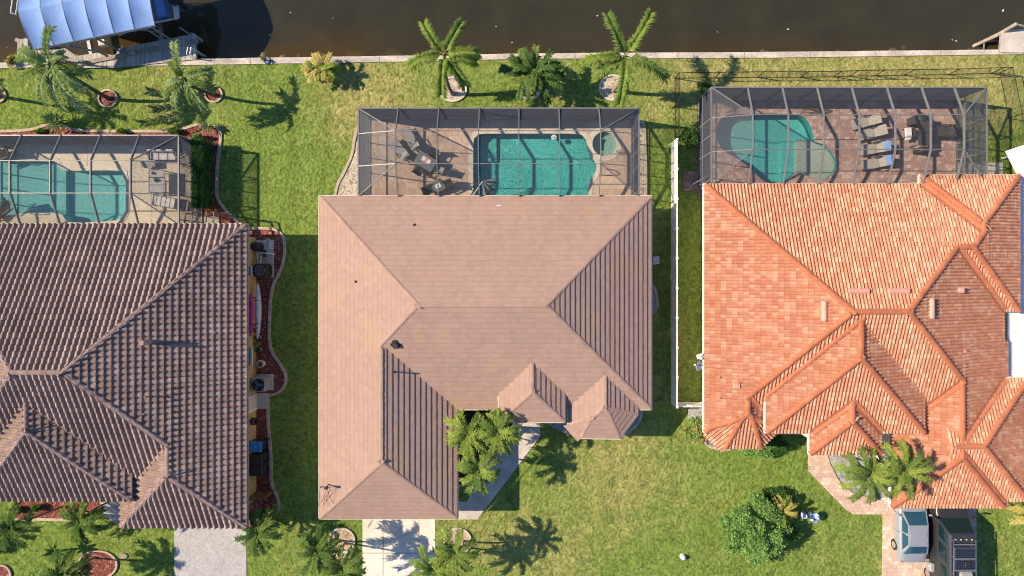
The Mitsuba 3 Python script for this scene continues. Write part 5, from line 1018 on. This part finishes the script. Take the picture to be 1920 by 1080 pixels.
def sedan():
    k = thing('silver_car', 'silver sedan parked nose in beside the dark camper van', 'car')
    cx = P(1704.5, 0, .4)[0]; yr = P(0, 1055, .8)[1]; L = 4.6; yc = yr + L / 2
    mv = lambda m: place(m, cx, yc, 0)
    st = [(2.30, .66, .32, .58), (2.22, .76, .24, .70), (2.0, .84, .2, .78), (1.5, .89, .18, .86), (.9, .90, .18, .95), (.0, .91, .18, .96), (-1.0, .91, .18, .98), (-1.6, .89, .2, 1.0), (-2.05, .84, .25, .98), (-2.24, .77, .3, .9), (-2.3, .68, .38, .72)]
    part(k, 'body', mv(loft(st, 32, 4.2)), 'car_silver', smooth=40)
    # cabin: roof shell, pillars and panes
    bl = [(.95, .80, .93), (-1.72, .78, .97)]; rf = [(.22, .60, 1.40), (-.95, .60, 1.42)]
    A = [(-.78, .98, .90), (.78, .98, .90), (.80, -1.72, .96), (-.80, -1.72, .96)]; B = [(-.60, .20, 1.38), (.60, .20, 1.38), (.59, -1.02, 1.39), (-.59, -1.02, 1.39)]
    cab = trimesh.convex.convex_hull(np.array(A + B + [(0, -.1, 1.425), (0, -.75, 1.43), (-.45, -.4, 1.42), (.45, -.4, 1.42)])); part(k, 'cabin', mv(cab), 'car_silver')
    def q(a, b, t): return tuple(np.array(a) * (1 - t) + np.array(b) * t)
    def inset(p4, u0, u1, v0, v1):
        a, b, c, d = [np.array(x, float) for x in p4]; f = lambda u, v: (a * (1 - u) + b * u) * (1 - v) + (d * (1 - u) + c * u) * v
        return [f(u0, v0), f(u1, v0), f(u1, v1), f(u0, v1)]
    part(k, 'windscreen', mv(patch(inset([A[1], A[0], B[0], B[1]], .05, .95, .06, .95))), 'auto_glass'); part(k, 'rear_window', mv(patch(inset([A[3], A[2], B[2], B[3]], .06, .94, .1, .92))), 'auto_glass')
    for s, (a0, a1, b1, b0) in ((-1, (A[0], A[3], B[3], B[0])), (1, (A[2], A[1], B[1], B[2]))):
        for u0, u1 in ((.06, .46), (.49, .9)): part(k, 'side_window', mv(patch(inset([a0, a1, b1, b0], u0, u1, .1, .9))), 'auto_glass')
        part(k, 'mirror', mv(place(rbox(.2, .12, .13, .03), s * .98, .72, .93)), 'car_silver')
        for y in (1.42, -1.38): 
            kx = s * .83; wheel(k, cx + kx, yc + y, .33, .2, s)
        part(k, 'tail_light', mv(place(rbox(.3, .1, .14, .03), s * .6, -2.2, .74)), 'tail_red'); part(k, 'headlight', mv(place(rbox(.3, .16, .12, .03), s * .62, 2.16, .6)), 'white_plastic'); part(k, 'door_seam', mv([box(s * .905 - .012, s * .905 + .012, y - .006, y + .006, .3, .93) for y in (.75, -.35)]), 'black_plastic')
    part(k, 'bumper', mv(place(rbox(1.5, .14, .2, .04), 0, -2.27, .38)), 'car_silver')
sedan()
def camper():
    k = thing('camper_van', 'dark grey camper van with solar panels on its roof rack', 'van')
    cx = P(1768, 0, .3)[0]; yf = P(0, 932, .8)[1]; L = 6.1; yc = yf - L / 2; mv = lambda m: place(m, cx, yc, 0)
    st = [(3.05, .80, .4, .85), (2.9, .92, .3, 1.05), (2.5, .98, .28, 1.15), (2.1, 1.0, .28, 1.25), (1.6, 1.0, .28, 1.35), (.0, 1.0, .28, 1.40), (-2.6, 1.0, .28, 1.40), (-2.95, .98, .3, 1.35), (-3.05, .92, .4, 1.2)]
    part(k, 'body', mv(loft(st, 32, 6)), 'van_grey', smooth=40)
    A = [(-.98, 2.0, 1.22), (.98, 2.0, 1.22), (.98, -3.0, 1.3), (-.98, -3.0, 1.3)]; B = [(-.78, 1.30, 2.08), (.78, 1.30, 2.08), (.80, -2.9, 2.12), (-.80, -2.9, 2.12)]
    part(k, 'upper_body', mv(trimesh.convex.convex_hull(np.array(A + B + [(-.7, 1.25, 2.14), (.7, 1.25, 2.14), (.72, -2.85, 2.18), (-.72, -2.85, 2.18)]))), 'van_roof')
    def inset(p4, u0, u1, v0, v1):
        a, b, c, d = [np.array(x, float) for x in p4]; f = lambda u, v: (a * (1 - u) + b * u) * (1 - v) + (d * (1 - u) + c * u) * v
        return [f(u0, v0), f(u1, v0), f(u1, v1), f(u0, v1)]
    part(k, 'windscreen', mv(patch(inset([A[1], A[0], B[0], B[1]], .05, .95, .08, .94))), 'van_glass')
    for s, (a0, a1, b1, b0) in ((-1, (A[0], A[3], B[3], B[0])), (1, (A[2], A[1], B[1], B[2]))):
        for u0, u1 in ((.04, .2), (.26, .46), (.52, .7), (.76, .94)):
            if s == 1: u0, u1 = 1 - u1, 1 - u0
            part(k, 'side_window', mv(patch(inset([a0, a1, b1, b0], u0, u1, .12, .8))), 'van_glass')
        part(k, 'mirror', mv([place(rbox(.16, .12, .32, .03), s * 1.2, 2.0, 1.25), bar((s * .98, 1.95, 1.3), (s * 1.16, 2.0, 1.35), .05, .05)]), 'black_plastic')
        for y in (2.05, -1.9): wheel(k, cx + s * .9, yc + y, .37, .25, s)
        part(k, 'roof_rail', mv([bar((s * .66, 1.0, 2.27), (s * .68, -2.8, 2.31), .05, .05)] + [bar((s * .67, y, 2.12), (s * .67, y, 2.28), .05, .05) for y in (.95, 0, -1., -2., -2.75)]), 'steel')
        part(k, 'headlight', mv(place(rbox(.28, .2, .2, .04), s * .72, 2.92, .78)), 'white_plastic'); part(k, 'tail_light', mv(place(rbox(.12, .08, .35, .02), s * .85, -3.03, .9)), 'tail_red')
    for i in range(4): part(k, 'marker_lamp', mv(place(rbox(.09, .07, .05, .015), -.42 + i * .28 + .05 * (i - 1.5), 1.0, 2.16)), 'amber')
    for y0, y1, nm in ((.55, -.05, 'solar_panel'), (-.15, -.75, 'solar_panel'), (-1.85, -2.6, 'solar_panel')): part(k, nm, mv(place(rbox(1.2, y0 - y1, .035, .008), 0, (y0 + y1) / 2, 2.29)), 'solar_cell'); part(k, 'panel_frame', mv([bar((-.62, y, 2.3), (.62, y, 2.3), .035, .05) for y in (y0 + .01, y1 - .01)] + [bar((x, y0, 2.3), (x, y1, 2.3), .03, .05) for x in (-.62, .62)]), 'steel')
    part(k, 'roof_hatch', mv([place(rbox(.36, .34, .1, .03), .1, -.42, 2.33)]), 'black_plastic'); part(k, 'air_conditioner', mv(place(rbox(.8, .85, .22, .09), .08, -1.3, 2.16)), 'grey_plastic')
    part(k, 'cross_bar', mv([bar((-.68, y, 2.28), (.68, y, 2.28), .05, .04) for y in (.75, -.1, -.82, -1.78, -2.7)]), 'alum_grey'); part(k, 'spare_gear', mv([place(rbox(.3, .55, .5, .06), -1.12, -1.25, .55)]), 'grey_plastic')
camper()

# ---------------------------------------------------------------- boat dock and lift
def dock(label, px, m='dock_wood', step=.16, joist=True, horizontal=False, z=.16, pile=()):
    k = thing('boat_dock', label, 'dock'); poly = Polygon(G(px, z)); x0, y0, x1, y1 = poly.bounds; strips = []
    n = int((x1 - x0) / step) + 1
    part(k, 'frame', prism(poly.buffer(-.05), z - .28, z - .04), 'wood_grey')
    for i in range(n):
        s = poly.intersection(sbox(x0 + i * step + .008, y0 - 1, x0 + (i + 1) * step - .008, y1 + 1))
        if s.area > .01: strips.append(prism(s, z - .035, z + RNG.uniform(-.004, .004)))
    part(k, 'deck_boards', strips, m, kind='stuff')
    for x, y in pile: q = P(x, y); part(k, 'piling', tube([(q[0], q[1], -2.2), (q[0], q[1], z + .35 if False else z - .05)], .14, 10), 'wood_grey')
    return k
dk = dock('grey timber boat dock beside the sea wall, half in canopy shade', [(57, 118), (57, 95), (108, 93), (122, 90), (143, 105), (182, 99), (216, 104), (222, 91), (365, 63), (368, 111), (213, 127), (57, 128)], pile=[(70, 97), (145, 107), (230, 92), (300, 78), (362, 66)])
dock('small narrow grey pier at the top left of the canal bank', [(32, 73), (52, 73), (54, 121), (32, 121)], step=.15, pile=[(34, 76), (50, 76)])
dock('pale grey dock corner at the right edge of the canal', [(1879, 57), (1990, 50), (1990, 100), (1876, 98)], m='concrete', step=2.5, pile=[(1882, 60)])
k = thing('dock_ladder', 'white ladder rail at the right end of the boat dock', 'ladder')
for px in (364, 370): a = P(px, 103); part(k, 'rail', tube([(a[0], a[1] - .25, .05), (a[0], a[1] - .25, .9), (a[0] + .1, a[1] + .15, .95), (a[0] + .12, a[1] + .2, -.9)], .025, 8), 'white_plastic')
for i in range(4): a, b = P(364, 103), P(370, 103); part(k, 'rung', tube([(a[0] + .12, a[1] + .2, -.8 + i * .28), (b[0] + .12, b[1] + .2, -.8 + i * .28)], .02, 6), 'white_plastic')
def canopy():
    k = thing('boat_canopy', 'bright blue fabric canopy over a boat lift', 'canopy')
    ze, zr = 2.6, 3.3
    e0, e1 = P(62, 92, ze), P(290, 47, ze); r0, r1 = P(34, 21, zr), P(278, -28, zr); f0, f1 = r0 * 2 - e0, r1 * 2 - e1; f0[2] = f1[2] = ze
    NP = 6
    for j, (a0, a1) in enumerate(((e0, e1), (f0, f1))):
        for i in range(NP):
            u0, u1 = i / NP, (i + 1) / NP; N, Q = 8, 10; V = []
            for v in np.linspace(0, 1, Q + 1):
                for u in np.linspace(u0, u1, N + 1):
                    A, B = a0 * (1 - u) + a1 * u, r0 * (1 - u) + r1 * u; p = A * (1 - v) + B * v
                    t = (u - u0) / (u1 - u0); p = p + np.array([0, 0, .30 * math.sin(math.pi * v) ** 1.0 * .35 - .13 * math.sin(math.pi * t) ** .8 * (.35 + .65 * math.sin(math.pi * min(1, v * .8 + .1)))]); V.append(p)
            f = []
            for y in range(Q):
                for x in range(N): q = [y * (N + 1) + x, y * (N + 1) + x + 1, (y + 1) * (N + 1) + x + 1, (y + 1) * (N + 1) + x]; f += [[q[0], q[1], q[2]], [q[0], q[2], q[3]]]
            part(k, 'fabric_panel', trimesh.Trimesh(V, f, process=False), 'canvas_blue', smooth=True)
        for i in range(NP + 1): u = i / NP; pts = [(a0 * (1 - u) + a1 * u) * (1 - v) + (r0 * (1 - u) + r1 * u) * v + np.array([0, 0, (.105 * math.sin(math.pi * v) - .02)]) for v in np.linspace(0, 1, 8)]; part(k, 'rib', tube(pts, .03, 6), 'alum_grey')
        part(k, 'eave_pipe', tube([a0 - [0, 0, .04], a1 - [0, 0, .04]], .035, 8), 'alum_grey')
        n = 40; V = [a0 * (1 - t) + a1 * t - np.array([0, 0, dz]) for dz in (.0, .28) for t in np.linspace(0, 1, n)]; part(k, 'valance', trimesh.Trimesh(V, [q for i in range(n - 1) for q in ((i, i + 1, i + n + 1), (i, i + n + 1, i + n))], process=False), 'canvas_blue')
        for u in (.04, .5, .96): p = a0 * (1 - u) + a1 * u; part(k, 'post', tube([(p[0], p[1], -2), (p[0], p[1], ze - .02)], .06, 8), 'alum_grey')
        for u, s in ((.04, 1), (.5, 1), (.96, -1)): p = a0 * (1 - u) + a1 * u; q = p + (a1 - a0) / np.linalg.norm(a1 - a0) * s * .9; part(k, 'brace', tube([(p[0], p[1], ze - 1.0), (q[0], q[1], ze - .08)], .03, 6), 'alum_grey')
    return e0, e1, f0, f1
e0, e1, f0, f1 = canopy()
# lift and boat beneath the canopy
k = thing('boat_lift', 'timber and steel boat lift under the blue canopy', 'boat lift'); ax = (e1 - e0) / np.linalg.norm(e1 - e0); ax[2] = 0; sd = np.array([-ax[1], ax[0], 0]); mid = (e0 + e1 + f0 + f1) / 4; mid[2] = 0
for s in (-1, 1):
    a, b = mid - ax * 3.4 + sd * s * 2.3, mid + ax * 4.6 + sd * s * 2.3; part(k, 'main_beam', bar((*a[:2], .1), (*b[:2], .1), .25, .3), 'wood_grey')
    for u in (.1, .5, .9): q = a * (1 - u) + b * u; part(k, 'piling', tube([(*q[:2], -2.2), (*q[:2], .55)], .15, 10), 'wood_grey')
for u in (-2.2, 2.4): part(k, 'cradle_beam', bar((*(mid + ax * u - sd * 2.2)[:2], -.1), (*(mid + ax * u + sd * 2.2)[:2], -.1), .2, .25), 'steel')
c = P(197, 83, .3); part(k, 'motor_box', place(rbox(.45, .38, .4, .03), c[0], c[1], .25, 12), 'stucco_cream')
for (p0, p1) in (((126, 85, 1.5), (186, 98, .2)), ((275, 55, 1.6), (303, 73, .2)), ((336, 51, .6), (357, 65, .2))): part(k, 'diagonal_brace', bar(P(*p0), P(*p1), .09, .09), 'gutter_teal')
k = thing('motor_boat', 'white motor boat on the lift, its stern showing right of the canopy', 'boat')
def boat(k):
    c = mid + ax * .75; L, W = 6.4, 2.1; V, n = [], 21; prof = [(1.0, .75), (.96, .4), (.75, .05), (.0, -.15)]
    for i in range(n):
        t = i / (n - 1); w = W / 2 * (1 - max(0, (t - .55) / .45) ** 2.2)
        row = [(w * a, b + .25 * t * t * (b > .3)) for a, b in prof]; row = row + [(-a, b) for a, b in row[-2::-1]]
        for x, z in row: p = c - ax * (t - .5) * L + sd * x; V.append((p[0], p[1], z + .35))
    m = 7; f = [q for i in range(n - 1) for j in range(m - 1) for q in ((i * m + j, i * m + j + 1, (i + 1) * m + j + 1), (i * m + j, (i + 1) * m + j + 1, (i + 1) * m + j))] + [(0, j, j + 1) for j in range(1, m - 1)]
    part(k, 'hull', trimesh.Trimesh(V, f, process=False), 'kayak_pale')
    part(k, 'cockpit', [bar(c + ax * (L / 2 - .2) + [0, 0, .75], c - ax * 1.5 + [0, 0, .8], W * .8, .06)], 'sling_grey'); part(k, 'seat', [bar(c + ax * 2.4 - sd * .8 + [0, 0, .9], c + ax * 2.4 + sd * .8 + [0, 0, .9], .5, .25)], 'canvas_blue'); part(k, 'console', [bar(c + ax * .4 - sd * .4 + [0, 0, 1.05], c + ax * .4 + sd * .4 + [0, 0, 1.05], .6, .5)], 'white_plastic')
    q = c + ax * (L / 2 + .3); part(k, 'outboard_motor', [bar(q - ax * .35 + [0, 0, 1.1], q + ax * .3 + [0, 0, 1.1], .42, .5), bar(q + [0, 0, 1.0], q + [0, 0, -.2], .18, .25)], 'black_plastic')
boat(k)
k = thing('lift_rail', 'white tubular guide rails left of the blue canopy', 'guide rail'); a, b = P(20, 24, 1.2), P(30, 27, 1.2)
part(k, 'rail', [tube([P(26, -20, 1.2), a], .035, 8), tube([P(36, -20, 1.2), b], .035, 8)], 'white_plastic'); part(k, 'end_bar', [tube([a, b], .045, 8), tube([a - [0, 0, 1.2], a], .05, 8), tube([b - [0, 0, 2.5], b], .05, 8)], 'steel')
k = thing('dock_pole', 'slanted weathered mooring pole at the right edge of the canal', 'mooring pole'); part(k, 'pole', tube([P(1822, 88, -1.1), P(1870, 66, -.2), P(1907, 44, .8)], [.11, .12, .11], 8), 'wood_grey'); part(k, 'brace', tube([P(1904, 45, .75), P(1960, 60, .4)], .06, 8), 'wood_grey'); part(k, 'bracket', tube([P(1845, 92, -.9), P(1845, 74, -.6)], .05, 6), 'wood_grey')
for i, (x, y) in enumerate(((494, 98), (531, 101), (560, 100), (1432, 93), (1570, 94), (1675, 92), (1695, 84), (1725, 93), (1820, 90), (1095, 96))):
    c = P(x, y, -1.0); m = trimesh.creation.icosphere(2, 1.0); m.vertices *= np.array([.35, .25, .16]) * RNG.uniform(.8, 1.3); m.vertices += RNG.normal(0, .02, m.vertices.shape); m.apply_translation([c[0], c[1] - .15, WATER_Z - .125]); 
    single('shore_rock', m, 'rock_wet', ('brown rock just awash at the sea wall, number %d from the left' % (i + 1)) if False else ['brown rock awash below the sea wall near the hose', 'brown rock awash right of the hose coil', 'brown rock awash left of the yellow clump palm', 'brown rock awash behind the corner of the chain link fence', 'brown rock awash behind the middle of the orange pool cage', 'left of three rocks awash beyond the red deck', 'middle rock awash standing off the sea wall beyond the red deck', 'right of three rocks awash beyond the red deck', 'brown rock awash below the slanted mooring pole', 'brown rock awash behind the right plume palm'][i], 'rock', 'rocks awash along the sea wall', smooth=True)
mat('rock_wet', lambda p, n, uv: mi.Color3f(.085, .062, .030) * (.5 + fbm(p.x * 5, p.y * 5, p.z * 5, 3)), rough=.5)

# leaves and scum drifting on the canal
r = np.random.default_rng(12)
for px, py in ((1220, 18), (1477, 55), (1785, 75), (1792, 77), (545, 24), (625, 34), (506, 66), (1345, 60), (1120, 30), (930, 50), (1880, 20), (15, 90), (960, 80)):
    c = P(px, py, WATER_Z); m = leaves(1, .09, lambda q, n: np.array([[0, 0, 0.0]]), int(r.integers(1e6)), flat=6); m.apply_translation([c[0], c[1], WATER_Z + .03]); single('floating_leaf', m, 'white_plastic' if r.random() < .5 else 'frond_dry', 'tiny pale leaf drifting on the dark canal', 'leaf', 'leaves drifting on the canal')
